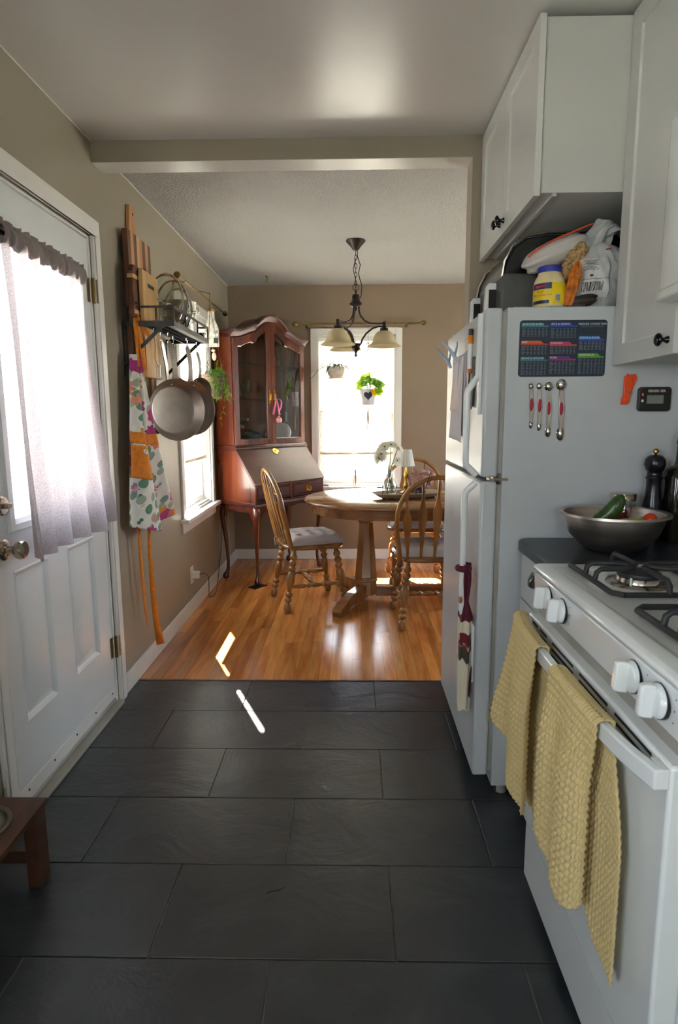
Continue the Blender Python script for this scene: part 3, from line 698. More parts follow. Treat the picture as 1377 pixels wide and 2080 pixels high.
def ribbon(name, pts, w, m, parent, ax=(0, 1, 0), tw=0.0, solid=.0015):
    pts = [Vector(p) for p in pts]; n = len(pts)
    ws = w if isinstance(w, (list, tuple)) else [w] * n
    vs = []
    for i, p in enumerate(pts):
        a = Vector(ax); a = Matrix.Rotation(tw * i / max(1, n - 1), 3, 'Z') @ a
        vs += [p - a * ws[i] / 2, p + a * ws[i] / 2]
    q = MB(); q.add(vs, [(2 * i, 2 * i + 1, 2 * i + 3, 2 * i + 2) for i in range(n - 1)])
    o = obj(name, q, m, parent, world=True, solid=solid, fix=False); return o
ribbon('neck_strap', [(-1.015, 2.945, 1.545), (-1.012, 2.94, 1.65), (-1.02, 2.945, 1.76), (-1.03, 2.96, 1.83)], [.020, .024, .022, .012], 'orange_cloth', AP, (.6, .8, 0))
ribbon('neck_strap', [(-.99, 2.965, 1.53), (-.995, 2.955, 1.62), (-1.012, 2.955, 1.75), (-1.028, 2.965, 1.83)], [.018, .026, .026, .012], 'orange_cloth', AP, (.7, .7, 0))
ribbon('strap_loop', [(-1.02, 2.96, 1.80), (-1.0, 2.97, 1.745), (-.965, 2.975, 1.69), (-.985, 2.97, 1.65)], [.014, .018, .022, .010], 'orange_cloth', AP, (.8, .2, .5))
ribbon('waist_tie', [(-1.035, 2.875, .86), (-1.035, 2.885, .7), (-1.033, 2.89, .5), (-1.036, 2.915, .36), (-1.035, 2.935, .25)], [.017, .020, .024, .020, .004], 'orange_cloth', AP, (.5, .86, 0), .4)
ribbon('waist_tie', [(-1.0, 2.93, .83), (-1.01, 2.95, .65), (-1.015, 2.98, .42), (-1.015, 3.01, .25), (-1.01, 3.04, .125)], [.015, .022, .032, .036, .044], 'orange_cloth', AP, (.5, .86, 0), -.3)
m = MB(); m.tube([(WX + .075, 2.945, 1.84), (WX + .08, 2.945, 1.835), (WX + .065, 2.945, 1.85)], .004, 8); tag(obj('wall_hook', m, 'black_metal'), 'small black hook on the wall holding the apron strap', 'hook')
# ------------------------------------------------------------------ left curtain rod, ornament and hanging basket
def curtain_rod(label, a, b, ax, wallv, brs, m='brass_dull', fin=.022):
    R = thing('curtain_rod', label, 'curtain rod', a)
    q = MB().tube([a, b], .0065, 10); obj('rod', q, m, R, world=True)
    d = (Vector(b) - Vector(a)).normalized()
    for p, s_ in ((Vector(a), -1), (Vector(b), 1)):
        q = MB(); A = (d * s_).to_track_quat('Z', 'Y').to_matrix(); q.lathe([(.008, 0), (.010, .006), (.007, .012), (.016, .02), (fin, .034), (fin * .9, .05), (.008, .062), (0, .064)], 16, p, A); obj('finial', q, m, R, world=True)
    for p in brs:
        q = MB(); p = Vector(p); wv = Vector(wallv)
        q.tube([p + wv, p + wv * .4, p + Vector((0, 0, -.012)), p - wv * .12], .004, 8); A = wv.to_track_quat('Z', 'Y').to_matrix(); q.lathe([(.014, -.004), (.014, 0)], 14, p + wv, A)
        obj('bracket', q, m, R, world=True)
    return R
RXL = WX + .07
curtain_rod('dull brass curtain rod above the left wall window', (RXL, 3.74, 2.128), (RXL, 5.02, 2.132), 'y', (-.07, 0, -.01), [(RXL, 3.84, 2.128), (RXL, 4.80, 2.131)])
curtain_rod('dull brass curtain rod above the back window', (-.455, YB - .06, 2.108), (.585, YB - .06, 2.11), 'x', (0, .06, -.02), [(-.395, YB - .06, 2.108), (.478, YB - .06, 2.11)])
m = MB()
for i in range(12):
    a = i * 2.4; m.add([(RXL + .012 * cos(a), 3.70 + .012 * sin(a), 2.125), (RXL + .03 * cos(a + .4), 3.69 + .02 * sin(a), 2.15 + .006 * i % .03), (RXL + .03 * cos(a - .4), 3.70 + .02 * sin(a), 2.14)], [(0, 1, 2)])
OR = thing('bottle_ornament', 'distressed white wooden bottle ornament with shell tag hanging from the left curtain rod', 'ornament', (-1.0, 4.40, 1.80))
mat('chippy_white', 'CFCBC0', 0.7, 0.25, 25)
prof = [(-.048, 0), (.048, 0), (.048, .13), (.024, .185), (.020, .26), (-.020, .26), (-.024, .185), (-.048, .13)]
q = MB(); q.prism([(-.985 + u, 1.80 + v) for u, v in prof], 4.40, 4.42, 'y'); ob = obj('bottle_board', q, 'chippy_white', OR, world=True, bev=.004)
q = MB(); q.box(-.975, 4.398, 1.87, -.938, 4.400, 1.925); obj('paper_label', q, 'white_paint', ob, world=True, smooth=0)
q = MB(); q.box(-.972, 4.398, 1.825, -.94, 4.3995, 1.86); obj('dark_patch', q, 'black_metal', ob, world=True, smooth=0)
text('lettering', 'QB', .028, 'dark_gap', ob, Matrix.Translation((-.957, 4.3975, 1.9)) @ ROT(90))
mat('shell', 'D8C0A4', 0.5, 0.1, 30); mat('twine', 'A07C4C', 0.9, 0.15, 90)
q = MB(); q.tube([(-.985, 4.41, 2.06), (-.987, 4.41, 2.10), (RXL, 4.41, 2.137)], .004, 6); q.ring((-.985, 4.41, 2.045), .022, .006, 16, 6); obj('twine', q, 'twine', OR, world=True)
q = MB(); q.ball((-.98, 4.41, 1.775), .012, 10, 6, (1.2, .4, .8)); q.ball((-.975, 4.41, 1.735), .02, 10, 6, (.8, .35, 1.5)); q.tube([(-.985, 4.41, 1.80), (-.98, 4.41, 1.75)], .001, 5); obj('shell_tag', q, 'shell', OR, world=True)
def leafmesh(mb, p, d, L, W, up=(0, 0, 1), droop=.3, n=4, fold=.15):
    p = Vector(p); d = Vector(d).normalized(); up = Vector(up); sd_ = d.cross(up)
    if sd_.length < .05: sd_ = Vector((1, 0, 0))
    sd_.normalize(); nn = sd_.cross(d)
    vs = []; wv = [0.05, .8, 1.0, .7, 0.03] if n == 4 else [sin(pi * (i + .4) / (n + .8)) for i in range(n + 1)]
    for i in range(n + 1):
        t = i / n; c = p + d * L * t + Vector((0, 0, -1)) * droop * L * t * t; w_ = W / 2 * wv[i]
        vs += [c - sd_ * w_ + nn * fold * w_, c, c + sd_ * w_ + nn * fold * w_]
    mb.add(vs, [(3 * i, 3 * i + 1, 3 * i + 4, 3 * i + 3) for i in range(n)] + [(3 * i + 1, 3 * i + 2, 3 * i + 5, 3 * i + 4) for i in range(n)])
cloth_tr('leaf_green', '6E9A3E', 0.35, 40, 0.35); cloth_tr('leaf_grey', '93A878', 0.3, 60, 0.3); cloth_tr('leaf_bright', '9CC43C', 0.45, 30, 0.3); cloth_tr('leaf_yellow', 'E8B81E', 0.4, 40, 0.1); cloth_tr('leaf_pale', 'B9BE96', 0.35, 60, 0.25)
mat('wicker', '6A5844', 0.8, 0.25, 40, 0.6, 90); mat('cord', '3A3126', 0.8)
BK = thing('hanging_basket', 'wicker hanging basket with trailing succulent beside the dark cabinet', 'plant', (-.945, 4.20, 1.43))
m = MB()
for i in range(13):
    z = .155 - i * .0118; r = .078 - .024 * (i / 12) ** 1.4; m.ring((0, 0, z), r, .0066, 28, 6)
m.lathe([(.001, .004), (.054, .004), (.073, .15)], 24); obj('basket', m, 'wicker', BK)
m = MB()
for a in (.3, 2.4, 4.5): m.tube([(.078 * cos(a), .078 * sin(a), .15), (.0, 0, .60)], .0014, 5)
m.tube([(0, 0, .60), (0, 0, .695)], .0014, 5); m.tube([(0, 0, .69), (-.035, 0, .70), (RXL + .945, .0, .706)], .002, 5); obj('hanger_cord', m, 'cord', BK)
m = MB(); rnd = random.Random(3)
for st in range(62):
    a = rnd.uniform(-1.5, 1.5) if rnd.random() < .75 else rnd.uniform(0, 6.28); r0 = rnd.uniform(.0, .06); p = Vector((r0 * cos(a), r0 * sin(a), .15)); L = rnd.uniform(.07, .19); upk = rnd.uniform(.02, .07)
    q = p; N = 9
    for k in range(N):
        t = (k + 1) / N; nx = Vector(((r0 + .075 * t ** .7) * cos(a), (r0 + .075 * t ** .7) * sin(a), .15 + upk * sin(pi * min(1, t * 1.3)) - L * t * t))
        if st < 3: nx = Vector(((.05 + .02 * t) * cos(.2 + st), (.05) * sin(.2 + st), .15 + .11 * t))
        if st == 5: nx = Vector((.07 + .02 * sin(5 * t), .0 - .02 * t, .13 - .32 * t))
        d = (nx - q).normalized() if (nx - q).length > 1e-5 else Vector((0, 0, 1))
        for j in range(2):
            dd = (d + Vector((rnd.uniform(-1, 1), rnd.uniform(-1, 1), rnd.uniform(-.3, .8))) * .9); leafmesh(m, q, dd, rnd.uniform(.018, .034), .0042, n=2, droop=.2)
        q = nx
obj('trailing_foliage', m, 'leaf_green', BK, fix=False, smooth=0)['kind'] = 'stuff'
# outlet
OU = thing('wall_outlet', 'white wall outlet low on the left wall below the window', 'outlet', (WX, 3.985, .19)); 
m = MB(); m.box(WX, 3.95, .195, WX + .005, 4.02, .31); pl = obj('cover_plate', m, 'white_paint', OU, world=True, bev=.002)
m = MB(); m.box(WX + .005, 3.972, .205, WX + .007, 3.998, .235); obj('socket', m, 'enamel', pl, world=True, bev=.001)
PG = thing('power_adapter', 'white cube plug in the wall outlet with a dark cord to the floor', 'plug', (WX + .02, 3.985, .24))
m = MB(); m.box(WX + .0055, 3.96, .232, WX + .055, 4.005, .277); obj('plug_body', m, 'enamel', PG, world=True, bev=.004)
m = MB().tube([(WX + .055, 3.985, .258), (WX + .09, 3.995, .26), (WX + .10, 4.05, .22), (WX + .08, 4.12, .10), (WX + .06, 4.2, .03), (WX + .07, 4.32, .005), (WX + .05, 4.5, .004), (WX + .02, 4.72, .09), (WX + .012, 4.9, .3), (WX + .008, 4.95, .62)], .0028, 6); obj('power_cord', m, 'black_metal', PG, world=True)
# pet feeder
PF = thing('pet_feeder', 'low wooden pet bowl stand in the bottom left corner', 'stand', (-.98, 1.3, 0))
m = MB()
ox, oy, r = -1.0, 1.44, .083
sq = [(-1.084, 1.0), (-.874, 1.0), (-.874, 1.578), (-1.084, 1.578)]
N = 32; circ = [(ox + r * .97 * cos(2 * pi * i / N), oy + r * .97 * sin(2 * pi * i / N)) for i in range(N)]
def sqp(a):
    dx, dy = cos(a), sin(a); k = 1e9
    for lim, dd, o_ in ((-1.084, dx, ox), (-.874, dx, ox), (1.0, dy, oy), (1.578, dy, oy)):
        if abs(dd) > 1e-6 and (lim - o_) / dd > 0: k = min(k, (lim - o_) / dd)
    return (ox + dx * k, oy + dy * k)
outl = [sqp(2 * pi * i / N) for i in range(N)]
# snap the corners
for cx_, cy_ in sq:
    i = min(range(N), key=lambda i: (outl[i][0] - cx_) ** 2 + (outl[i][1] - cy_) ** 2); outl[i] = (cx_, cy_)
m.loft([[(*p, .23) for p in circ], [(*p, .23) for p in outl], [(*p, .212) for p in outl], [(*p, .212) for p in circ], [(*p, .23) for p in circ]]); obj('top_board', m, 'stand_wood', PF, world=True, smooth=0, bev=.002)
for x, y in ((-.892, 1.534), (-1.066, 1.534), (-.892, 1.03), (-1.066, 1.03)):
    q = MB(); q.box(x - .018, y - .028, 0, x + .018, y + .028, .212); obj('leg', q, 'stand_wood', PF, world=True, bev=.002)
q = MB(); q.box(-1.05, 1.524, .06, -.91, 1.544, .098); obj('stretcher', q, 'stand_wood', PF, world=True, bev=.002)
q = MB(); q.box(-.901, 1.058, .06, -.883, 1.506, .098) if False else q.box(-1.05, 1.02, .06, -.91, 1.04, .098); obj('stretcher', q, 'stand_wood', PF, world=True, bev=.002)
q = MB(); q.lathe([(.001, .17), (.055, .17), (.075, .20), (.078, .236), (.09, .239), (.091, .2335), (.086, .231), (.0795, .2315), (.077, .2), (.056, .168), (.001, .168)], 40, (ox, oy, 0)); tag(obj('pet_bowl', q, 'steel'), 'steel pet bowl set into the low wooden stand', 'bowl')
# ------------------------------------------------------------------ secretary desk in the corner
SW, SDp = .82, .42
SE = thing('secretary_desk', 'dark cherry secretary desk with arched glass hutch in the far left corner', 'cabinet', (-.733, 4.572, 0), 53.7)
def hz(s_):      # cornice height along the width, s 0..1
    t = min(s_, 1 - s_) * 2
    if t < .22: return 1.958 + .008 * sm(t, 0, .22)
    if t < .60: return 1.966 + .058 * sm(t, .10, .66) + .0 
    u = (t - .60) / .40
    return 2.026 + .082 * sin(pi / 2 * min(1, u * 1.02)) ** .9
ss = [i / 44 for i in range(45)]
y0h, y1h = .20, SDp                      # hutch front plane, back
m = MB(); ins = .012
for x0, x1 in ((0, .02), (SW - .02, SW)): m.box(x0, y0h + .022, 1.07, x1, y1h, 1.95)
m.box(.02, y1h - .012, 1.07, SW - .02, y1h, 1.95); m.box(.02, y0h + .022, 1.07, SW - .02, y1h - .012, 1.085)
obj('hutch_case', m, 'cherry', SE, bev=.001)
m = MB(); top = [(s_ * SW, hz(s_) - .012) for s_ in ss]; poly = top + [(SW, 1.90)] + [(SW * (1 - i / 20), min(1.90, hz(1 - i / 20) - .075)) for i in range(1, 20)] + [(0, 1.90)]
m.loft([[(x, y0h + .022, z) for x, z in top], [(x, y1h, z) for x, z in top]], False); m.loft([[(x, y0h + .022, z - .02) for x, z in top], [(x, y1h, z - .02) for x, z in top]], False)
m.loft([[(x, y1h, z) for x, z in top], [(x, y1h, 1.94) for x, z in top]], False)
obj('bonnet_top', m, 'cherry_x', SE)
# cornice moulding swept along the curve
prof = [(.022, -.05), (.008, -.05), (.004, -.04), (-.004, -.036), (-.010, -.022), (-.022, -.014), (-.030, -.010), (-.034, .0), (-.034, .010), (-.02, .014), (.03, .014)]
m = MB(); loops = []
for i, s_ in enumerate(ss):
    loops.append([(s_ * SW + (-.02 if i == 0 else .02 if i == 44 else 0), y0h + a, hz(s_) + b - .008) for a, b in prof])
m.loft(loops, False, False, False); m.add(loops[0], [tuple(range(len(prof)))]); m.add(loops[-1], [tuple(range(len(prof)))])
for x, s_ in ((0, 1), (SW, -1)):
    L2 = [[(x - s_ * (-a * .62 + .0), yy, 1.958 + b - .008) for a, b in prof] for yy in (y0h, y1h)]; m.loft(L2, False)
obj('cornice', m, 'cherry_x', SE, smooth=50)
# doors
def hdoor(x0, x1, hinge):
    d_ = thing_part = None
    N = 18
    def curve(x, off): return hz(x / SW) - off
    ot = [(x0 + (x1 - x0) * i / N, curve(x0 + (x1 - x0) * i / N, .058)) for i in range(N + 1)]; outer = [(x0, 1.093), (x1, 1.093)] + ot[::-1]
    ia, ib = x0 + .050, x1 - .050
    def gl(x):
        # glass head with its ogee point
        s_ = (x - x0) / (x1 - x0); s_ = s_ if hinge < 0 else 1 - s_
        return hz((x0 + (x1 - x0) * (s_ if hinge < 0 else 1 - s_)) / SW) - .125 - (.012 if .48 < s_ < .60 else 0)
    it = [(ia + (ib - ia) * i / N, gl(ia + (ib - ia) * i / N)) for i in range(N + 1)]; inner = [(ia, 1.14), (ib, 1.14)] + it[::-1]
    f = lambda L, y, e=0: [(u, y, v) for u, v in L]
    inner2 = [(ia - .006, 1.134), (ib + .006, 1.134)] + [(ia - .006 + (ib - ia + .012) * i / N, it[i][1] + .006) for i in range(N + 1)][::-1]
    m = MB(); m.loft([f(outer, y0h + .020), f(outer, y0h), f(inner2, y0h), f(inner, y0h + .006), f(inner, y0h + .020), f(outer, y0h + .020)])
    o = obj('hutch_door', m, 'cherry', SE, smooth=30)
    g = MB(); n = len(inner); g.add([(u, y0h + .012, v) for u, v in inner], [tuple(range(n))]); obj('glass_pane', g, 'pane_dark', o, smooth=0, fix=False)
    xh = x1 - .026 if hinge < 0 else x0 + .026
    q = MB(); q.prism([(xh + .007 * a, 1.47 + b) for a, b in ((0, -.062), (1, -.05), (.5, -.035), (1.2, -.02), (.7, 0), (1.2, .02), (.5, .035), (1, .05), (0, .062), (-1, .05), (-.5, .035), (-1.2, .02), (-.7, 0), (-1.2, -.02), (-.5, -.035), (-1, -.05))], y0h - .003, y0h, 'y')
    q.tube([(xh, y0h - .002, 1.50), (xh, y0h - .016, 1.495), (xh, y0h - .018, 1.47), (xh, y0h - .016, 1.445), (xh, y0h - .002, 1.44)], .0028, 8); obj('door_pull', q, 'brass', o)
    return o
hdoor(.006, SW / 2 - .0015, -1); hdoor(SW / 2 + .0015, SW - .006, 1)
m = MB(); m.box(.02, y0h + .03, 1.445, SW - .02, y1h - .015, 1.452); obj('glass_shelf', m, 'thin_glass', SE, smooth=0)
m = MB(); m.box(.02, y0h + .03, 1.72, SW - .02, y1h - .015, 1.727); obj('glass_shelf', m, 'thin_glass', SE, smooth=0)
m = MB(); m.prism([(-.0, 0)] and [(y0h - .016, 1.062), (y0h - .016, 1.072), (y0h - .006, 1.078), (y0h, 1.09), (y1h, 1.09), (y1h, 1.05), (y0h + .0, 1.05)], -.012, SW + .012, 'x'); obj('waist_moulding', m, 'cherry_x', SE, bev=.001)
# desk body
zs0, zs1 = .785, 1.05
m = MB(); side = [(0, .65), (SDp, .65), (SDp, zs1), (y0h, zs1), (0, zs0)]
for x0, x1 in ((0, .022), (SW - .022, SW)): m.prism(side, x0, x1, 'x')
m.box(.022, .01, .65, SW - .022, SDp, .662); m.box(.022, .0, zs0 - .008, SW - .022, SDp - .02, zs0 + .004); m.box(.022, SDp - .012, .65, SW - .022, SDp, zs1); m.box(SW / 2 - .012, .0, .65, SW / 2 + .012, .02, zs0)
obj('desk_case', m, 'cherry', SE, bev=.001)
dv = Vector((0, y0h, zs1 - zs0)); dn = Vector((0, -(zs1 - zs0), y0h)).normalized()
PF2 = lambda u, v, d: tuple(Vector((u, 0, zs0 + .003)) + dv * v + dn * (d + .010))
m = panel_slab(PF2, -.004, 0, SW + .004, 1.0, .02, [], [])
fl_ = obj('fall_front', m, 'cherry_x', SE, bev=.002)
def escutcheon(parent, c, y, sc=1.0, P=None):
    q = MB(); pts = []
    for i in range(24):
        a = 2 * pi * i / 24; r = (.034 + .006 * cos(3 * a) + .004 * cos(6 * a)) * sc; pts.append((r * cos(a) * 1.05, r * sin(a) * .72))
    if P is None: q.prism([(c[0] + u, c[1] + v) for u, v in pts], y - .002, y, 'y')
    else: q.add([P(c[0] + u, c[1] + v / 1, .0025) for u, v in pts], [tuple(range(24))])
    o = obj('brass_plate', q, 'brass', parent, smooth=0)
    return o
q = MB(); pts = [((.034 + .005 * cos(3 * a)) * cos(a), (.026 + .005 * cos(4 * a)) * sin(a)) for a in [2 * pi * i / 24 for i in range(24)]]
q.loft([[tuple(Vector(PF2(SW / 2 + u, .9 + v * 3, d))) for u, v in pts] for d in (0, .003)], True, False, True); q.lathe([(.004, 0), (.006, .004), (.003, .008), (0, .009)], 12, PF2(SW / 2, .9, .003), ROT(37).to_3x3()); obj('key_escutcheon', q, 'brass', fl_)
for x0, x1 in ((.026, SW / 2 - .014), (SW / 2 + .014, SW - .026)):
    m = MB(); Pd = lambda u, v, d: (u, -.0 - d, v)
    m = panel_slab(lambda u, v, d: (u, -.004 - d, v), x0, .672, x1, .775, .016, [(x0 + .008, .680, x1 - .008, .767)], [(0, 0), (.003, -.004), (.008, .003)])
    dr = obj('drawer', m, 'cherry_x', SE, smooth=0)
    cx_ = (x0 + x1) / 2; escutcheon(dr, (cx_, .725), -.007)
    q = MB(); q.tube([(cx_ - .024, -.008, .728), (cx_ - .026, -.02, .72), (cx_ - .014, -.024, .704), (cx_, -.025, .699), (cx_ + .014, -.024, .704), (cx_ + .026, -.02, .72), (cx_ + .024, -.008, .728)], .003, 8); obj('bail_pull', q, 'brass', dr)
# stand
m = MB(); m.prism([(-.014, .628), (-.010, .645), (0, .652), (SDp, .652), (SDp, .628)], -.012, SW + .012, 'x')
obj('base_moulding', m, 'cherry_x', SE, bev=.002)
m = MB()
ap = [(.05, .628), (SW - .05, .628), (SW - .05, .575)] + [(SW - .05 - (SW - .1) * i / 20, .575 + .022 * sin(pi * i / 20) + .008 * cos(6 * pi * i / 20)) for i in range(1, 20)] + [(.05, .575)]
m.prism(ap, .006, .024, 'y'); m.box(.05, SDp - .02, .575, SW - .05, SDp - .004, .628)
for x0 in (.006, SW - .024): m.box(x0, .05, .575, x0 + .018, SDp - .05, .628)
obj('stand_apron', m, 'cherry_x', SE, bev=.001)
def cabriole(cx_, cy_, dx, dy):
    q = MB(); k = sqrt(.5)
    pts, rs = [], []
    for z, off, r in ((.628, 0, .030), (.585, .004, .034), (.55, .016, .034), (.50, .018, .027), (.42, .010, .021), (.30, -.004, .0165), (.18, -.012, .0135), (.10, -.012, .0125), (.065, -.004, .0145), (.045, .006, .022), (.03, .010, .030), (.016, .010, .029), (.004, .008, .020)):
        pts.append((cx_ + dx * off * k, cy_ + dy * off * k, z)); rs.append(r)
    q.tube(pts, rs, 14); o = obj('cabriole_leg', q, 'cherry', SE, smooth=60, sub=1)
    q = MB()
    for ax in (0, 1):
        s_ = -dx if ax == 0 else -dy
        pl = [(0, .63), (.085 * s_, .63), (.085 * s_, .585), (.05 * s_, .575), (.03 * s_, .545), (.01 * s_, .50), (-.01 * s_, .56)]
        if ax == 0: q.prism([(cx_ + u, v) for u, v in pl], cy_ + dy * .016, cy_ + dy * .030, 'y')
        else: q.prism([(cy_ + u, v) for u, v in pl], cx_ + dx * .016, cx_ + dx * .030, 'x')
    obj('knee_block', q, 'cherry', SE, bev=.002)
for a, b, c, d in ((.035, .035, -1, -1), (SW - .035, .035, 1, -1), (.035, SDp - .035, -1, 1), (SW - .035, SDp - .035, 1, 1)): cabriole(a, b, c, d)
m = MB(); m.box(-.055, -.03, .0, .075, .055, .003); sh = obj('floor_shim', m, 'black_metal'); sh.location = SE.location; sh.rotation_euler = SE.rotation_euler; tag(sh, 'thin dark protector pad under the front leg of the cherry desk', 'pad')
# things in the hutch
def inh(name, label, cat, x, y, z, mb, m, group=None):
    R = Matrix.Translation(SE.location) @ SE.rotation_euler.to_matrix().to_4x4(); o = obj(name, mb, m); o.location = R @ Vector((x, y, z)); return tag(o, label, cat, group)
mat('smoke_glass', '4A4A32', 0.1, 0.2, 20); mat('teal_glaze', '1F5058', 0.15, 0.2, 20); mat('brown_glaze', '3A2A22', 0.2, 0.2, 30); mat('pewter', '8A8C8C', 0.3, 0.1, metal=1.0); mat('china', 'D8DCDC', 0.15)
gob = [(.001, 0), (.030, 0), (.028, .004), (.006, .012), (.006, .035), (.022, .05), (.036, .075), (.038, .11), (.034, .145), (.031, .145), (.034, .11), (.032, .08), (.001, .055)]
inh('goblet', 'dark footed goblet at the left on the upper hutch shelf', 'goblet', .11, .31, 1.453, MB().lathe(gob, 20), 'brown_glaze', 'goblets in the hutch')
inh('goblet', 'dark olive footed goblet right of the brown one on the hutch shelf', 'goblet', .23, .31, 1.453, MB().lathe(gob, 20), 'smoke_glass', 'goblets in the hutch')
inh('goblet', 'dark green goblet behind the pink ribbon on the hutch shelf', 'goblet', .52, .33, 1.453, MB().lathe(gob, 20), 'smoke_glass', 'goblets in the hutch')
inh('vase', 'tall dark vase behind the left door glass of the hutch', 'vase', .17, .36, 1.453, MB().lathe([(.001, 0), (.035, 0), (.05, .05), (.045, .1), (.025, .15), (.03, .18), (.026, .18), (.02, .15), (.001, .1)], 20), 'black_gloss')
inh('casserole', 'teal lidded pot on the bottom of the hutch', 'pot', .27, .31, 1.092, MB().lathe([(.001, 0), (.07, 0), (.085, .03), (.085, .07), (.088, .074), (.07, .095), (.02, .108), (.012, .12), (.001, .122)], 28), 'teal_glaze')
inh('tumbler', 'clear tumbler on the left bottom of the hutch', 'glass', .10, .29, 1.092, MB().lathe([(.001, 0), (.03, 0), (.034, .09), (.032, .09), (.028, .004), (.001, .004)], 20), 'thin_glass')
inh('water_goblet', 'clear stemmed bowl stacked above the teal pot in the hutch', 'glass', .24, .37, 1.215, MB().lathe([(.001, 0), (.035, 0), (.008, .008), (.008, .03), (.05, .06), (.055, .085), (.052, .085), (.045, .062), (.001, .035)], 22), 'thin_glass')
for i in range(3): 
    q = MB(); q.lathe([(.001, 0), (.05, 0), (.085, .008), (.088, .010), (.085, .012), (.05, .004), (.001, .004)], 28); q.xf(ROT(75, 0, 0)); q.xf(Matrix.Translation((0, 0, .083)))
    inh('dinner_plate', ['white plate standing in front in the right of the hutch', 'white plate standing second in the right of the hutch', 'white plate standing last in the right of the hutch'][i], 'plate', .60 + .0 * i, .28 + .035 * i, 1.092, q, 'china', 'plates in the hutch')
inh('candlestick', 'pale candlestick in the right of the hutch bottom', 'candlestick', .72, .33, 1.092, MB().lathe([(.001, 0), (.035, 0), (.03, .008), (.008, .02), (.01, .06), (.006, .1), (.012, .14), (.008, .16), (.016, .18), (.009, .185), (.009, .26), (.001, .262)], 18), 'pewter')
# pink ribbon with a ball ornament on the right door pull
mat('pink_ribbon', 'C8568A', 0.6); mat('pink_ball', 'D88A8C', 0.25, 0.15, 30)
RB = thing('ribbon_ornament', 'pink ribbon bow with round ornament hanging on the hutch door pull', 'ornament', (SE.matrix_basis @ Vector((SW / 2 + .03, y0h - .022, 1.32))))
RBl = Matrix.Translation(SE.location) @ SE.rotation_euler.to_matrix().to_4x4()
def lr(p): return RBl @ Vector((SW / 2 + .03 + p[0], y0h - .024 + p[1], p[2]))
wd_ = RBl.to_3x3() @ Vector((1, 0, 0))
ribbon('ribbon_tail', [lr((0, 0, 1.455)), lr((-.015, -.004, 1.42)), lr((-.03, -.003, 1.38)), lr((-.042, -.002, 1.33))], [.014, .018, .02, .02], 'pink_ribbon', RB, wd_)
ribbon('ribbon_tail', [lr((0, 0, 1.455)), lr((.008, -.006, 1.41)), lr((.020, -.005, 1.36)), lr((.03, -.004, 1.325))], [.014, .018, .02, .02], 'pink_ribbon', RB, wd_)
ribbon('ribbon_loop', [lr((0, 0, 1.45)), lr((.03, -.008, 1.455)), lr((.05, -.010, 1.43)), lr((.045, -.008, 1.39)), lr((.03, -.004, 1.36))], [.014, .016, .016, .016, .014], 'pink_ribbon', RB, wd_)
q = MB().ball(lr((.015, -.01, 1.285)), .025, 20, 12); q.lathe([(.007, .023), (.007, .033), (.001, .034)], 10, lr((.015, -.01, 1.285))); q.tube([lr((.015, -.01, 1.318)), lr((.008, -.006, 1.40)), lr((0, 0, 1.455))], .0008, 5); obj('ball', q, 'pink_ball', RB, world=True)

# ------------------------------------------------------------------ dining table
TZ = .752; TR = .545; TX0, TX1, TY = .207, .667, 4.25
T = thing('dining_table', 'oval oak dining table with tapered octagonal pedestals', 'table', (.437, TY, 0))
def oval(R, z, n=28):
    L = [(TX1 + R * cos(a), TY + R * sin(a), z) for a in [-pi / 2 + pi * i / n for i in range(n + 1)]] + [(TX0 + R * cos(a), TY + R * sin(a), z) for a in [pi / 2 + pi * i / n for i in range(n + 1)]]
    return L
m = MB(); m.loft([oval(TR - .02, TZ - .030), oval(TR - .004, TZ - .026), oval(TR, TZ - .016), oval(TR - .004, TZ - .007), oval(TR - .012, TZ - .003), oval(TR - .016, TZ)], True, True, True); obj('tabletop', m, 'oak_x', T, world=True, smooth=50)
m = MB(); m.loft([oval(TR - .055, TZ - .030), oval(TR - .055, TZ - .095), oval(TR - .075, TZ - .095), oval(TR - .075, TZ - .030)]); obj('apron', m, 'oak_x', T, world=True, smooth=50)
def octa(cx_, cy_, r, z): return [(cx_ + r / cos(pi / 8) * cos(pi / 8 + pi / 4 * i), cy_ + r / cos(pi / 8) * sin(pi / 8 + pi / 4 * i), z) for i in range(8)]
for cx_, sg in ((.10, -1), (.774, 1)):
    m = MB(); m.loft([octa(cx_, TY, r, z) for r, z in ((.075, .05), (.075, .145), (.080, .15), (.080, .160), (.074, .165), (.074, .175), (.078, .18), (.076, .186), (.048, .555), (.048, .57), (.060, .578), (.060, .592), (.052, .597), (.052, .61), (.06, .63), (.06, .66))], True, True, True)
    cl = obj('pedestal', m, 'oak', T, world=True, smooth=20, bev=.002)
    m = MB(); m.box(cx_ - .14, TY - .30, .655, cx_ + .14, TY + .30, TZ - .031); obj('top_cleat', m, 'oak', T, world=True, bev=.003)
    for sy in (-1, 1):
        e = Vector((cx_ + sg * .20, TY + sy * .40, 0)); a = Vector((cx_, TY, 0)); d = (e - a).normalized(); n_ = Vector((-d.y, d.x, 0)) * .034; L = (e - a).length
        pr = [(.03, .035), (.03, .13), (L * .55, .115), (L * .86, .075), (L, .055), (L + .01, .035), (L, .0), (L * .72, .0), (L * .66, .035)]
        q = MB(); q.loft([[tuple(a + d * u + n_ * k + Vector((0, 0, v))) for u, v in pr] for k in (-1, 1)], True, True, True); obj('table_foot', q, 'oak_x', T, world=True, smooth=0, bev=.004)
m = MB(); m.box(.17, TY - .03, .035, .704, TY + .03, .105); obj('stretcher', m, 'oak_x', T, world=True, bev=.004)

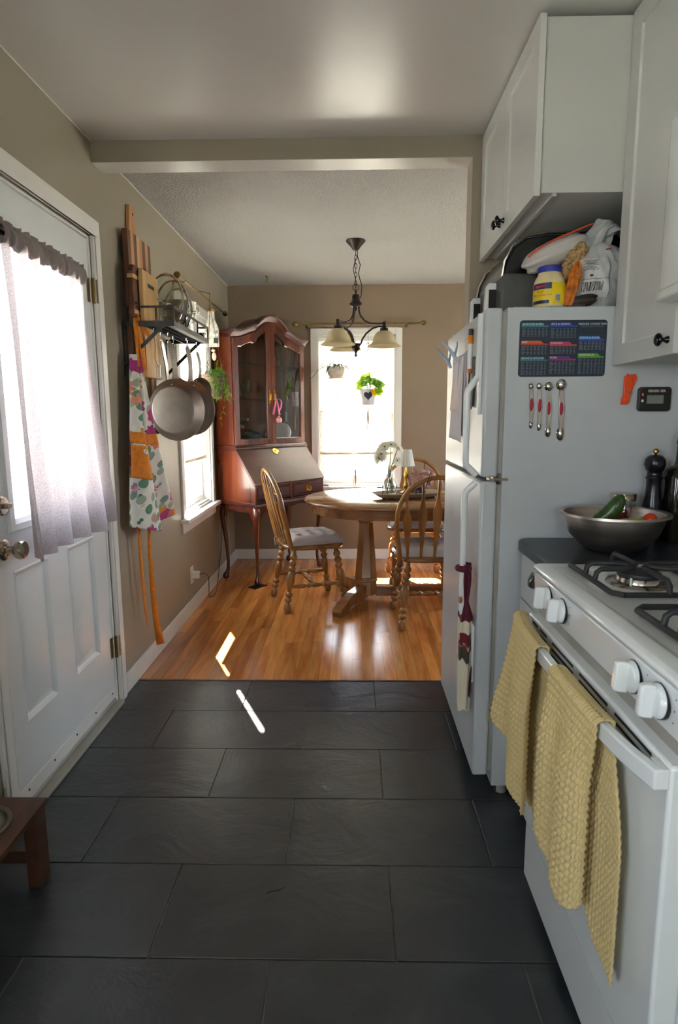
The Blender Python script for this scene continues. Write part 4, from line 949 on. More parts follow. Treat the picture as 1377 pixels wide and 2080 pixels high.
# ------------------------------------------------------------------ chairs
def make_chair(label, nsp=5):
    C_ = thing('dining_chair', label, 'chair', (0, 0, 0), 0, 'oak chairs around the dining table')
    SZc = .452
    def seat_out(k, z):
        L = []
        for i in range(40):
            a = 2 * pi * i / 40; x, y = cos(a), sin(a); w_ = .238 + .012 * y; p = 3.4
            sc = 1 / ((abs(x) ** p + abs(y) ** p) ** (1 / p)); L.append((x * sc * (w_ - k) * 1.0, y * sc * (.222 - k), z))
        return L
    m = MB(); m.loft([seat_out(.03, SZc - .034), seat_out(.006, SZc - .028), seat_out(0, SZc - .016), seat_out(.004, SZc - .005), seat_out(.014, SZc)], True, True, True); obj('seat', m, 'oak_x', C_, smooth=50)
    # cushion, tufted
    mc = MB()
    def cus(s_, t, sgn):
        x = (s_ - .5) * 2; y = (t - .5) * 2; X = x * (.205 + .007 * cos(4 * pi * t)); Y = y * (.19 + .007 * cos(4 * pi * s_)) + .015
        ed = max(0, 1 - abs(x) ** 6) ** .5 * max(0, 1 - abs(y) ** 6) ** .5
        tuft = 0
        for tx in (-.5, 0, .5):
            for ty in (-.5, .0, .5): tuft += math.exp(-((x - tx) ** 2 + (y - ty) ** 2) / .018)
        ridge = .12 * (cos(x * 2 * pi) + cos(y * 2 * pi))
        h = .062 * ed * (1 - .72 * min(1, tuft)) + .006 * ridge * ed
        return (X, Y, SZc + .002 + (h if sgn > 0 else 0))
    mc.grid(lambda a, b: cus(a, b, 1), 40, 40); mc.grid(lambda a, b: cus(a, 1 - b, 0), 1, 1); cu = obj('seat_cushion', mc, 'cushion', C_, smooth=80)
    for sx_ in (-1, 1):
        q = MB(); q.tube([(sx_ * .17, -.17, SZc + .012), (sx_ * .195, -.205, SZc - .01), (sx_ * .19, -.20, SZc - .06)], .003, 5); obj('cushion_tie', q, 'cushion', cu)
    turn = [(0, .014), (.01, .022), (.03, .026), (.052, .024), (.066, .012), (.078, .024), (.090, .024), (.102, .013), (.114, .025), (.127, .025), (.139, .013), (.155, .018), (.21, .029), (.255, .026), (.27, .015), (.282, .026), (.296, .026), (.308, .015), (.322, .026), (.336, .026), (.350, .015), (.362, .025), (.376, .025), (.39, .016), (.43, .014)]
    def turned(name, a, b, prof, mm='oak'):
        a = Vector(a); b = Vector(b); d = b - a; L = d.length; A = d.normalized().to_track_quat('Z', 'Y').to_matrix(); k = L / prof[-1][0]
        q = MB(); q.lathe([(.001, 0)] + [(r, z * k) for z, r in prof] + [(.001, prof[-1][0] * k)], 14, a, A); return obj(name, q, mm, C_, smooth=45)
    feet = {}
    for sx_ in (-1, 1):
        for sy_, nm in ((1, 'leg'), (-1, 'leg')):
            ft = (sx_ * .205, sy_ * .205 - (.015 if sy_ < 0 else 0), 0); tp = (sx_ * .155, sy_ * .145, SZc - .02); feet[(sx_, sy_)] = (Vector(ft), Vector(tp)); turned(nm, ft, tp, turn)
    st = [(0, .009), (.03, .011), (.08, .018), (.10, .010), (.115, .020), (.13, .010), (.15, .018), (.17, .018), (.19, .010), (.205, .020), (.22, .010), (.24, .018), (.29, .011), (.32, .009)]
    at_ = lambda k, z: feet[k][0].lerp(feet[k][1], z / (SZc - .02))
    s1 = (at_((-1, -1), .17), at_((-1, 1), .17)); s2 = (at_((1, -1), .17), at_((1, 1), .17)); turned('stretcher', *s1, st); turned('stretcher', *s2, st); turned('stretcher', s1[0].lerp(s1[1], .5), s2[0].lerp(s2[1], .5), st)
    # bent hoop
    lean = .20
    def bk(x, z): return Vector((x, -.185 - lean * (z - SZc) - .02 * (1 - (x / .26) ** 2) * sm(z, SZc, .75), z))
    hp = []
    for i in range(33):
        t = i / 32; a = pi * t
        if t < .25: x = -.215 - .025 * sm(t / .25, 0, 1); z = SZc - .015 + (.70 - SZc) * (t / .25)
        elif t > .75: x = .215 + .025 * sm((1 - t) / .25, 0, 1); z = SZc - .015 + (.70 - SZc) * ((1 - t) / .25)
        else:
            b = pi * (t - .25) / .5; x = -.24 * cos(b); z = .685 + (.955 - .685) * sin(b) ** .9
        hp.append(bk(x, z))
    q = MB().tube(hp, .0145, 10); obj('hoop', q, 'oak', C_, smooth=60)
    for i in range(nsp):
        x0 = (i - (nsp - 1) / 2) * .083 * 5 / (nsp + .0) ; x1 = x0 * 1.12
        tz = .685 + (.955 - .685) * sqrt(max(0, 1 - (x1 / .24) ** 2)) ** .9 - .005
        q = MB(); loops = []
        for t, w_, th in ((0, .007, .007), (.08, .008, .007), (.30, .015, .005), (.50, .024, .0045), (.60, .028, .0045), (.66, .020, .005), (.78, .009, .006), (1, .006, .006)):
            c = bk(x0 + (x1 - x0) * t, SZc - .01 + (tz - SZc + .01) * t); loops.append([c + Vector((-w_, -th, 0)), c + Vector((w_, -th, 0)), c + Vector((w_, th, 0)), c + Vector((-w_, th, 0))])
        q.loft(loops, True, True, True); obj('spindle', q, 'oak', C_, smooth=30, bev=.002)
    return C_
ch = make_chair('oak arrow back chair at the left end of the table seen from the side', 5)
ch.location = (-.305, 4.215, 0); ch.rotation_euler = (0, 0, RD(-90 + 20))
c2 = copy_tree(ch); c2.location = (.495, 3.83, 0); c2.rotation_euler = (0, 0, RD(3)); c2['label'] = 'oak arrow back chair nearest the camera with its back turned'
c3 = copy_tree(ch); c3.location = (.515, 4.82, 0); c3.rotation_euler = (0, 0, RD(180)); c3['label'] = 'oak arrow back chair on the far side of the table by the back window'

# ------------------------------------------------------------------ chandelier
CX, CY = .028, 4.20
CH = thing('chandelier', 'dark bronze three arm chandelier with cream glass bell shades', 'chandelier', (CX, CY, 1.70))
q = MB().lathe([(.001, 2.445), (.062, 2.445), (.064, 2.440), (.060, 2.434), (.052, 2.425), (.032, 2.405), (.022, 2.39), (.014, 2.382), (.001, 2.38)], 32, (CX, CY, 0)); obj('ceiling_canopy', q, 'bronze', CH, world=True, smooth=50)
z = 2.384; i = 0
while z > 2.16:
    q = MB(); L = .034; pts = [(CX + (.008 * cos(a) if i % 2 else 0), CY + (0 if i % 2 else .008 * cos(a)), z - L / 2 + L / 2 * sin(a)) for a in [2 * pi * k / 12 for k in range(13)]]; q.tube(pts, .0019, 6); obj('chain_link', q, 'bronze', CH, world=True); z -= .027; i += 1
q = MB().tube([(CX + .01, CY, 2.385), (CX + .012, CY - .01, 2.34), (CX + .03, CY - .01, 2.29), (CX + .018, CY, 2.24), (CX + .028, CY, 2.20), (CX + .04, CY, 2.16), (CX + .036, CY, 2.10), (CX + .02, CY, 2.07)], .0028, 6); q.tube([(CX - .004, CY - .01, 2.33), (CX - .016, CY - .01, 2.26), (CX - .002, CY - .01, 2.2), (CX + .004, CY, 2.15)], .0022, 6); obj('lamp_cord', q, 'bronze', CH, world=True)
q = MB().ring((CX, CY, 2.152), .020, .0025, 24, 6, ROT(90).to_3x3()); obj('loop', q, 'bronze', CH, world=True)
q = MB().lathe([(.001, 2.135), (.006, 2.13), (.008, 2.11), (.022, 2.105), (.026, 2.09), (.024, 2.075), (.030, 2.07), (.032, 2.06), (.042, 2.052), (.044, 2.04), (.03, 2.03), (.010, 2.025), (.008, 2.01), (.001, 2.0)], 28, (CX, CY, 0)); obj('upper_hub', q, 'bronze', CH, world=True, smooth=50)
q = MB().lathe([(.001, 1.79), (.036, 1.79), (.040, 1.785), (.030, 1.778), (.026, 1.768), (.028, 1.76), (.016, 1.745), (.010, 1.735), (.006, 1.725), (.010, 1.715), (.008, 1.706), (.001, 1.702)], 28, (CX, CY, 0)); obj('lower_hub', q, 'bronze', CH, world=True, smooth=50)
cloth_tr('shade_glass', 'DDD2B0', 0.35, 8, 0.04)
for ang in (-8, 112, 232):
    a = RD(ang); dx, dy = cos(a), sin(a); P3 = lambda r, z: (CX + dx * r, CY + dy * r, z)
    q = MB(); q.tube([P3(.020, 2.035), P3(.022, 2.00), P3(.030, 1.97), P3(.060, 1.935), (P3(.10, 1.918)), P3(.15, 1.915), P3(.19, 1.915), P3(.19, 1.90)], .0062, 8)
    q.tube([P3(.19, 1.895), P3(.15, 1.898), P3(.11, 1.885), P3(.07, 1.855), P3(.045, 1.82), P3(.035, 1.79)], .0062, 8); q.ball(P3(.19, 1.92), .011, 12, 8)
    arm = obj('arm', q, 'bronze', CH, world=True, smooth=60)
    q = MB().lathe([(.001, 1.93), (.012, 1.925), (.010, 1.90), (.014, 1.89), (.026, 1.885), (.028, 1.87), (.030, 1.86), (.001, 1.86)], 20, P3(.19, 0)); obj('socket_cup', q, 'bronze', arm, world=True, smooth=50)
    q = MB().lathe([(.024, 1.868), (.04, 1.864), (.058, 1.850), (.070, 1.828), (.076, 1.805), (.082, 1.79), (.098, 1.778), (.112, 1.769), (.110, 1.766), (.095, 1.774), (.079, 1.787), (.072, 1.805), (.066, 1.827), (.055, 1.846), (.04, 1.858), (.024, 1.862)], 40, P3(.19, 0)); obj('glass_shade', q, 'shade_glass', CH, world=True, smooth=60)
    q = MB().ball(P3(.19, 1.815), .024, 14, 10, (1, 1, 1.3)); obj('bulb', q, 'china', CH, world=True)
m = MB(); m.tube([(-.684, 5.16, 2.445), (-.684, 5.16, 2.41), (-.696, 5.16, 2.395), (-.684, 5.16, 2.385), (-.672, 5.16, 2.395)], .003, 8); m.lathe([(.001, 2.445), (.016, 2.445), (.012, 2.43), (.001, 2.428)], 12, (-.684, 5.16, 0)); tag(obj('ceiling_hook', m, 'brass_dull'), 'small brass plant hook on the dining ceiling', 'hook')

# ------------------------------------------------------------------ hanging plants in front of the back window
mat('pot_clay', 'BDB5A8', 0.6, 0.12, 20); mat('pot_white', 'C8C4CC', 0.4, 0.05, 20); mat('pot_navy', '2A3048', 0.3); mat('soil', '2A2018', 0.9); mat('jute', 'BFA88C', 0.9, 0.1, 60)
def hanger(H, c, rt, zt, apexz, rb, zb, n=4, ph=.4):
    for i in range(n):
        a = ph + 2 * pi * i / n
        q = MB().tube([(c[0] + rb * .6 * cos(a), c[1] + rb * .6 * sin(a), zb - .004), (c[0] + (rt + .006) * cos(a), c[1] + (rt + .006) * sin(a), zt), (c[0] + .012 * cos(a), c[1] + .012 * sin(a), apexz), (c[0], c[1], apexz + .01)], .0024, 5)
        for kz in (.25, .4): 
            p = Vector((c[0] + (rt + .006) * cos(a), c[1] + (rt + .006) * sin(a), zt)).lerp(Vector((c[0], c[1], apexz)), kz); q.ball(p, .004, 6, 4)
        obj('hanger_string', q, 'cord', H, world=True)
    q = MB().tube([(c[0], c[1], apexz), (c[0], c[1], 2.09), (c[0], YB - .06, 2.102)], .0013, 5); obj('hanger_string', q, 'cord', H, world=True)
mat('blade_olive', '5A6640', 0.6, 0.3, 20)
SP = thing('spider_plant', 'spider plant in shallow clay pot hanging left in front of the back window', 'plant', (-.134, 5.40, 1.345)); c = (-.134, 5.40)
q = MB().lathe([(.001, 1.645), (.055, 1.645), (.075, 1.675), (.08, 1.72), (.078, 1.735), (.072, 1.735), (.073, 1.72), (.001, 1.71)], 28, (*c, 0)); obj('clay_pot', q, 'pot_clay', SP, world=True)
q = MB().lathe([(.001, 1.636), (.065, 1.636), (.07, 1.646), (.001, 1.645)], 28, (*c, 0)); obj('saucer', q, 'jute', SP, world=True)
hanger(SP, c, .08, 1.72, 2.0, .06, 1.636)
q = MB()
for k in range(5): q.tube([(c[0], c[1], 1.635), (c[0] + .003 * cos(k * 1.3), c[1] + .003 * sin(k * 1.3), 1.5), (c[0] + .014 * cos(k * 1.3), c[1] + .01 * sin(k * 1.3), 1.36)], .0018, 5)
obj('tassel', q, 'jute', SP, world=True)
rnd = random.Random(11)
for k in range(24):
    a = 2 * pi * k / 24 + rnd.uniform(-.1, .1); q = MB(); leafmesh(q, (c[0] + .03 * cos(a), c[1] + .03 * sin(a) * .6, 1.725), (cos(a), sin(a) * .35 - .1, rnd.uniform(.15, .8)), rnd.uniform(.16, .27), .024, droop=rnd.uniform(.5, 1.1), n=7)
    obj('blade', q, 'blade_olive', SP, world=True, fix=False)
PO = thing('pothos', 'bright green pothos in white pot with navy heart hanging in the back window', 'plant', (.14, 5.40, 1.18)); c = (.142, 5.40)
q = MB().lathe([(.001, 1.407), (.045, 1.407), (.052, 1.412), (.074, 1.53), (.077, 1.545), (.072, 1.545), (.07, 1.53), (.001, 1.525)], 28, (*c, 0)); pt = obj('white_pot', q, 'pot_white', PO, world=True)
hz_ = []
for i in range(36):
    t = 2 * pi * i / 36; hx = 16 * sin(t) ** 3 / 17; hy = (13 * cos(t) - 5 * cos(2 * t) - 2 * cos(3 * t) - cos(4 * t)) / 17
    X = hx * .042 + .0; Z = 1.488 + hy * .042; rr_ = .052 + (Z - 1.412) * .19 + .0028; a = -pi / 2 + X / rr_; hz_.append((c[0] + rr_ * cos(a), c[1] + rr_ * sin(a), Z))
q = MB(); ctr = (c[0], c[1] - .0712, 1.488); q.add([ctr] + hz_, [(0, i + 1, (i + 1) % 36 + 1) for i in range(36)]); obj('navy_heart', q, 'pot_navy', pt, world=True, fix=False)
hanger(PO, c, .077, 1.54, 1.93, .05, 1.41, ph=.2)
q = MB()
for k in range(8): q.tube([(c[0], c[1], 1.405), (c[0] + .007 * cos(k * .8), c[1] + .007 * sin(k * .8), 1.30), (c[0] + .010 * cos(k * .8), c[1] + .008 * sin(k * .8), 1.19)], .0022, 5)
obj('tassel', q, 'jute', PO, world=True)
for k, (dx, dz, L, W_, mm) in enumerate([(-.05, .05, .075, .060, 'leaf_bright'), (-.03, .085, .07, .06, 'leaf_bright'), (-.01, .05, .08, .06, 'leaf_green'), (-.07, .015, .07, .055, 'leaf_bright'), (.02, .03, .085, .07, 'leaf_green'), (.055, .035, .09, .08, 'leaf_green'), (.085, .0, .09, .075, 'leaf_bright'), (.055, -.015, .07, .045, 'leaf_yellow'), (.085, .03, .10, .075, 'leaf_green'), (.01, .12, .05, .04, 'leaf_bright'), (-.115, .045, .045, .035, 'leaf_bright'), (-.02, .02, .07, .06, 'leaf_green'), (.09, -.015, .08, .07, 'leaf_bright'), (-.05, .075, .06, .05, 'leaf_bright')]):
    ln = RD([160, 120, 80, 190, 60, 20, -20, -60, 10, 95, 175, 140, -35, 130][k]); p0 = Vector((c[0] + dx * .6, c[1] - .045 - .008 * (k % 4), 1.555 + dz * .75)); q = MB()
    dd = Vector((cos(ln), -.25 + .1 * (k % 3), sin(ln))).normalized(); leafmesh(q, p0, dd, L, W_, up=(.1 * (k % 3 - 1), -1, .25), droop=.15, n=4, fold=.2); q.tube([(c[0] + dx * .1, c[1], 1.53), p0.lerp(Vector((c[0], c[1], 1.6)), .5), p0], .0016, 5)
    obj('leaf', q, mm, PO, world=True, fix=False)
# figurine on the sill
mat('copper', 'B0784A', 0.3, 0.15, 30, metal=.6)
q = MB().lathe([(.001, 0), (.018, 0), (.017, .006), (.008, .014), (.012, .05), (.016, .08), (.010, .11), (.012, .13), (.009, .15), (.003, .165), (.001, .17)], 14, sx=.8)
q.box(-.020, -.005, .0, -.014, .005, .14); o = obj('figurine', q, 'copper'); o.location = (.033, YB - .022, .6805); tag(o, 'slim copper coloured figurine on the back window sill', 'figurine')

# ------------------------------------------------------------------ on the table
TRY = thing('serving_tray', 'long weathered wooden dough tray on the oak table', 'tray', (.385, 4.14, TZ), 17)
def boat(a, b, z, n=28):
    L = []
    for i in range(n):
        t = 2 * pi * i / n; x, y = cos(t), sin(t); L.append((a * (abs(x) ** .8) * (1 if x > 0 else -1), b * (abs(y) ** .55) * (1 if y > 0 else -1), z))
    return L
m = MB(); m.loft([boat(.20, .07, .012), boat(.215, .09, .02), boat(.245, .115, .040), boat(.255, .122, .042), boat(.25, .115, .045), boat(.235, .10, .038), boat(.21, .08, .026)], True, True, True); obj('tray_body', m, 'tray_wood', TRY, smooth=40)
for x, y in ((-.15, -.05), (.15, -.05), (-.15, .05), (.15, .05)): q = MB(); q.box(x - .02, y - .012, 0, x + .02, y + .012, .014); obj('foot', q, 'black_metal', TRY, bev=.002)
V = thing('flower_vase', 'round clear glass bottle vase in a dark wire holder on the tray', 'vase', (.255, 4.10, TZ + .027)); vz = TZ + .027; vc = (.255, 4.10)
q = MB().lathe([(.001, .001), (.030, .001), (.044, .015), (.053, .045), (.050, .075), (.036, .105), (.019, .125), (.016, .16), (.017, .20), (.0155, .20), (.0145, .16), (.0175, .126), (.034, .104), (.048, .075), (.051, .045), (.042, .017), (.001, .004)], 32); obj('glass_bottle', q, 'thin_glass', V, smooth=60)
q = MB().ring((0, 0, .052), .056, .002, 32, 6)
for a in (.6, 2.5, 4.4): q.tube([(.056 * cos(a), .056 * sin(a), .058), (.056 * cos(a), .056 * sin(a), .001)], .002, 6); q.ball((.056 * cos(a), .056 * sin(a), .054), .005, 8, 6)
q.tube([(-.056, -.01, .052), (-.085, -.015, .054)], .0035, 6); q.tube([(.056, -.01, .052), (.07, -.01, .05)], .003, 6); obj('wire_holder', q, 'black_metal', V)
cloth_tr('petal', 'F6F3E4', 0.35, 60, 0.05); mat('stem_green', '3E5A3A', 0.6, 0.15, 30)
for k, (hx, hz2, tx, ty, tz_, R) in enumerate([(-.035, 1.105, -.3, -.5, .6, .055), (-.055, 1.060, -.5, -.8, .0, .058), (.005, 1.120, .1, -.4, .9, .050), (.055, 1.098, .5, -.3, .6, .046), (.048, 1.015, .6, -.7, -.1, .038), (-.085, 1.03, -.9, -.3, -.2, .045)]):
    F = thing('daisy', ['white daisy at the top left of the vase', 'large white daisy facing the room in the vase', 'white daisy highest in the vase', 'white daisy leaning right towards the lamp', 'small white daisy lowest on the right of the vase', 'drooping white daisy at the far left of the vase'][k], 'flower', (vc[0], vc[1], vz), 0, 'white daisies in the glass vase')
    h = Vector((vc[0] + hx, vc[1] - .01 * (k % 3), hz2)); q = MB().tube([(vc[0] - hx * .35, vc[1] + .005 * (k % 2), vz + .012), (vc[0] + hx * .08, vc[1], vz + .14), (vc[0] + hx * .25, vc[1], vz + .20), h.lerp(Vector((vc[0], vc[1], vz + .2)), .3) + Vector((hx * .1, 0, .01)), h], .0022, 6); obj('stem', q, 'stem_green', F, world=True)
    nd = Vector((tx, ty, tz_)).normalized(); A = nd.to_track_quat('Z', 'Y').to_matrix(); q = MB()
    for r_i, (cnt, rr_, el) in enumerate(((20, R, .15), (16, R * .8, .45))):
        for j in range(cnt):
            a = 2 * pi * j / cnt + r_i * .1; dd = A @ Vector((cos(a), sin(a), el)); leafmesh(q, h, dd, rr_, R * .28, up=nd, droop=.10, n=3)
    obj('petals', q, 'petal', F, world=True, fix=False); q = MB().ball(h - nd * .004, .011, 10, 8); obj('flower_centre', q, 'leaf_grey' if k != 1 else 'stem_green', F, world=True)
LP = thing('candle_lamp', 'small brass table lamp with a white pleated empire shade on the tray', 'lamp', (.372, 4.19, TZ + .03))
q = MB().lathe([(.001, 0), (.034, 0), (.036, .006), (.022, .012), (.010, .022), (.009, .03), (.015, .045), (.014, .06), (.008, .075), (.007, .09), (.012, .11), (.013, .13), (.008, .15), (.006, .18), (.001, .182)], 24); obj('lamp_base', q, 'brass', LP, smooth=60)
cloth_tr('lamp_white', 'F2F2EE', 0.3, 100, 0.02)
q = MB(); n = 48; loops = []
for r, z in ((.060, .188), (.050, .235), (.038, .300)): loops.append([((r + (.0008 if i % 2 else -.0008)) * cos(2 * pi * i / n), (r + (.0008 if i % 2 else -.0008)) * sin(2 * pi * i / n), z) for i in range(n)])
q.loft(loops); obj('lamp_shade', q, 'lamp_white', LP, smooth=0, solid=.0012)
q = MB(); q.tube([(0, 0, .17), (0, 0, .27)], .004, 8); q.tube([(-.037, 0, .298), (.037, 0, .298)], .0012, 5); obj('shade_frame', q, 'brass', LP)
mat('napkin', 'B48A80', 0.9, 0.15, 80); mat('taupe_dark', '3A302E', 0.6)
NP = thing('cloth_flower', 'dusty pink folded cloth napkin flower on the tray behind the near chair', 'napkin', (.47, 4.20, TZ + .03))
for k in range(9):
    a = k * 2.4; r_ = .02 + .006 * k; q = MB()
    q.grid(lambda u, v: (r_ * cos(a + (u - .5) * 2.2) * (1 + .5 * v) + .01 * sin(6 * u), r_ * .6 * sin(a + (u - .5) * 2.2) * (1 + .5 * v), .045 + .02 * (k % 3) + .085 * v - .004 * k + .008 * sin(9 * u + k)), 8, 5); obj('fold', q, 'napkin', NP, solid=.002, fix=False)
q = MB().lathe([(.001, 0), (.022, 0), (.03, .02), (.018, .045), (.020, .06), (.001, .06)], 16); obj('ring_holder', q, 'taupe_dark', NP)
q = MB(); q.box(-.03, -.004, 0, .03, .004, .075); o = obj('picture_card', q, 'taupe_dark', bev=.001); o.location = (.415, 4.235, TZ + .03); o.rotation_euler = (RD(-8), 0, RD(-60)); tag(o, 'tiny dark framed card standing between the lamp and the pink cloth', 'frame')
for i in range(2):
    q = MB().lathe([(.001, 0), (.012, 0), (.013, .02), (.007, .03), (.001, .033)], 14); o = obj('salt_shaker', q, 'taupe_dark'); o.location = (.44 + .05 * i, 4.10 + .015 * i, TZ + .03); tag(o, ['left one of two tiny dark shakers on the tray', 'right one of two tiny dark shakers on the tray'][i], 'shaker', 'tiny shakers on the tray')
# ------------------------------------------------------------------ fridge
FY0, FY1, FZ = 1.95, 2.705, 1.632
FR = thing('refrigerator', 'white top freezer refrigerator with magnets and papers between counter and dining room', 'refrigerator', (.8, 2.33, 0))
m = MB(); m.box(.480, FY0, .035, 1.15, FY1, FZ); m.box(.50, FY0 + .01, FZ, 1.14, FY1 - .01, FZ + .003); obj('cabinet_body', m, 'appliance', FR, world=True, bev=.008)
m = MB(); m.box(.50, FY0 + .02, .0, 1.1, FY1 - .02, .036); obj('base_grille', m, 'dark_gap', FR, world=True, smooth=0)
for z0, z1, nm in ((1.108, FZ, 'freezer_door'), (.072, 1.096, 'fridge_door')):
    m = MB(); m.box(.414, FY0, z0, .466, FY1, z1); d = obj(nm, m, 'appliance', FR, world=True, bev=.009, bseg=3)
    m = MB(); m.box(.466, FY0 + .012, z0 + .012, .480, FY1 - .012, z1 - .012); obj('door_seal', m, 'gasket', d, world=True, smooth=0)
    hy = FY0 + .042
    if nm == 'freezer_door': pts = [(.408, hy, 1.62), (.404, hy, 1.43), (.372, hy, 1.385), (.370, hy, 1.37), (.370, hy, 1.16), (.372, hy, 1.145), (.406, hy, 1.112)]
    else: pts = [(.406, hy, 1.088), (.374, hy, 1.058), (.370, hy, 1.04), (.370, hy, .66), (.374, hy, .645), (.404, hy, .60), (.408, hy, .40)]
    m = MB(); m.tube(pts, .011, 10, flat=1.0); obj('door_handle', m, 'enamel', d, world=True, smooth=50)
    m = MB(); m.box(.404, hy - .012, z0 + .20 if nm == 'freezer_door' else .42, .414, hy + .012, FZ - .01 if nm == 'freezer_door' else .60)
    obj('handle_trim', m, 'enamel', d, world=True, bev=.003)
m = MB(); m.lathe([(.018, 1.096), (.018, 1.108)], 16, (.455, FY0 + .025, 0)); m.box(.44, FY0 - .001, 1.098, .50, FY0 + .03, 1.106); obj('centre_hinge', m, 'nickel', FR, world=True)
m = MB(); m.box(.428, FY1 - .04, FZ, .50, FY1 - .005, FZ + .012); obj('top_hinge', m, 'enamel', FR, world=True, bev=.003)
m = MB(); m.lathe([(.02, 0), (.02, .03)], 14, (.52, FY0 + .03, 0)); obj('foot', m, 'gasket', FR, world=True)
# reference chart magnet
mat('chart_navy', '1E2E3E', 0.35)
CHT = thing('reference_chart', 'dark magnetic pressure cooker times chart on the fridge side', 'chart', (.652, FY0, 1.42))
cx0, cx1, cz0, cz1 = .518, .785, 1.423, 1.593
def rrect(x0, z0, x1, z1, r, n=6):
    P_ = []
    for cx_, cz_, a0 in ((x1 - r, z1 - r, 0), (x0 + r, z1 - r, 90), (x0 + r, z0 + r, 180), (x1 - r, z0 + r, 270)):
        for i in range(n + 1): a = RD(a0 + 90 * i / n); P_.append((cx_ + r * cos(a), cz_ + r * sin(a)))
    return P_
m = MB(); m.prism(rrect(cx0, cz0, cx1, cz1, .010), FY0 - .0022, FY0 - .0002, 'y'); plate = obj('chart_sheet', m, 'chart_navy', CHT, world=True, smooth=0)
for nm, c_ in (('c_teal', '2E7C80'), ('c_blue', '2C3FA0'), ('c_orange', 'C8652A'), ('c_red', 'B83244'), ('c_pink', 'C03070'), ('c_purple', '5E3478'), ('c_green', '5A9A34'), ('c_sky', '2070B8'), ('c_magenta', '9A2468'), ('c_ink', '6E7C8C'), ('c_white', 'D8DCE0'), ('c_orange2', 'C04830'), ('c_dkteal', '1F6A80')): mat(nm, c_, 0.4)
yc = FY0 - .0026
fw = cx1 - cx0; fh = cz1 - cz0
X = lambda u: cx0 + fw * u
Z = lambda v: cz1 - fh * v
secs = [(.02, .33, .045, .305, 'c_teal', 'c_teal', 'SEAFOOD & FISH'), (.35, .66, .045, .33, 'c_blue', 'c_blue', 'RICE & GRAINS'), (.02, .33, .36, .62, 'c_orange', 'c_red', 'BEEF'), (.35, .66, .38, .61, 'c_pink', 'c_orange2', 'CHICKEN'),
        (.02, .33, .645, .965, 'c_dkteal', 'c_teal', 'BEANS & LEGUMES'), (.35, .66, .635, .965, 'c_purple', 'c_magenta', 'PORK'), (.68, .98, .29, .55, 'c_sky', 'c_blue', 'STEWS & SOUPS'), (.68, .98, .59, .965, 'c_green', 'c_green', 'VEGETABLES')]
TM = lambda x, z: Matrix.Translation((x, yc - .0004, z)) @ ROT(90)
for u0, u1, v0, v1, ca, cb, tt in secs:
    q = MB(); q.prism([(X(u0), Z(v0)), (X(u0), Z(v0 + .05)), (X(u0 + .26), Z(v0 + .05)), (X(u0 + .225), Z(v0))], yc, yc + .0004, 'y'); hd = obj('section_tab', q, ca, plate, world=True, smooth=0)
    q = MB(); q.box(X(u0), yc, Z(v0 + .078), X(u1), yc + .0004, Z(v0 + .05)); obj('section_bar', q, cb, plate, world=True, smooth=0)
    text('section_title', tt, .0085, 'c_white', plate, TM(X(u0 + .01), Z(v0 + .027)), .0001, 'LEFT')
    q = MB(); n = int((v1 - v0 - .085) / .026)
    for i in range(n):
        vv = v0 + .098 + i * .026
        for k in range(7):
            ua = u0 + .008 + (.30 * (0, .2, .34, .48, .62, .76, .9)[k]); wl = (.05, .03, .028, .028, .03, .03, .02)[k] * random.uniform(.6, 1)
            q.box(X(ua), yc, Z(vv + .010), X(ua + wl), yc + .0003, Z(vv))
    o = obj('table_rows', q, 'c_ink', plate, world=True, smooth=0, fix=False); o['kind'] = 'stuff'
text('chart_title', 'PRESSURE COOKER TIMES', .0086, 'c_white', plate, TM(X(.83), Z(.075)), .0001, squash=.86); text('chart_subtitle', 'Quick Reference Guide', .0072, 'c_ink', plate, TM(X(.83), Z(.115)), .0001)
# measuring spoons
mat('spoon_red', 'A01E3A', 0.45)
for i, (x, za, zb, ra, rb) in enumerate([(.560, 1.394, 1.276, .0085, .007), (.586, 1.394, 1.270, .0095, .0078), (.615, 1.393, 1.254, .0135, .010), (.654, 1.398, 1.247, .0165, .0125)]):
    SPN = thing('measuring_spoon', 'double ended steel measuring spoon with red grip, ' + ['smallest, nearest the fridge door', 'second smallest of the four', 'second largest of the four', 'largest, on the right of the four'][i], 'spoon', (x, FY0, zb - rb), 0, 'magnetic measuring spoons on the fridge side')
    q = MB(); w_ = .0065 + .001 * i; xb = x + .004; ys = FY0 - .006
    q.prism([(x - w_ * .7, za - ra), (x + w_ * .7, za - ra), (xb + w_, (za + zb) / 2), (xb + w_ * .6, zb + rb), (xb - w_ * .6, zb + rb), (xb - w_, (za + zb) / 2)], FY0 - .006, FY0 - .001, 'y'); obj('spoon_handle', q, 'steel', SPN, world=True, bev=.001)
    q = MB(); q.lathe([(.001, 0), (.004, 0), (.006, .0012), (.001, .002)], 20, (x + .002, FY0 - .006, (za + zb) / 2 + .002), ROT(90).to_3x3() @ Matrix.Diagonal((1, 3.4, 1))); obj('red_grip', q, 'spoon_red', SPN, world=True)
    q = MB(); A = ROT(90).to_3x3(); q.lathe([(.0005, ra * .62), (ra * .5, ra * .52), (ra * .85, ra * .25), (ra, 0), (ra * 1.06, -.0006), (ra * .8, -.001), (.0005, -.001)], 20, (x, FY0 - .0035, za), A, 1, 1); obj('round_bowl', q, 'chrome', SPN, world=True, smooth=60)
    q = MB(); q.lathe([(.0005, rb * .7), (rb * .5, rb * .55), (rb * .85, rb * .25), (rb, 0), (rb * 1.06, -.0006), (rb * .8, -.001), (.0005, -.001)], 20, (xb, FY0 - .0035, zb), ROT(90).to_3x3(), 1, 1.7); obj('oval_bowl', q, 'chrome', SPN, world=True, smooth=60)
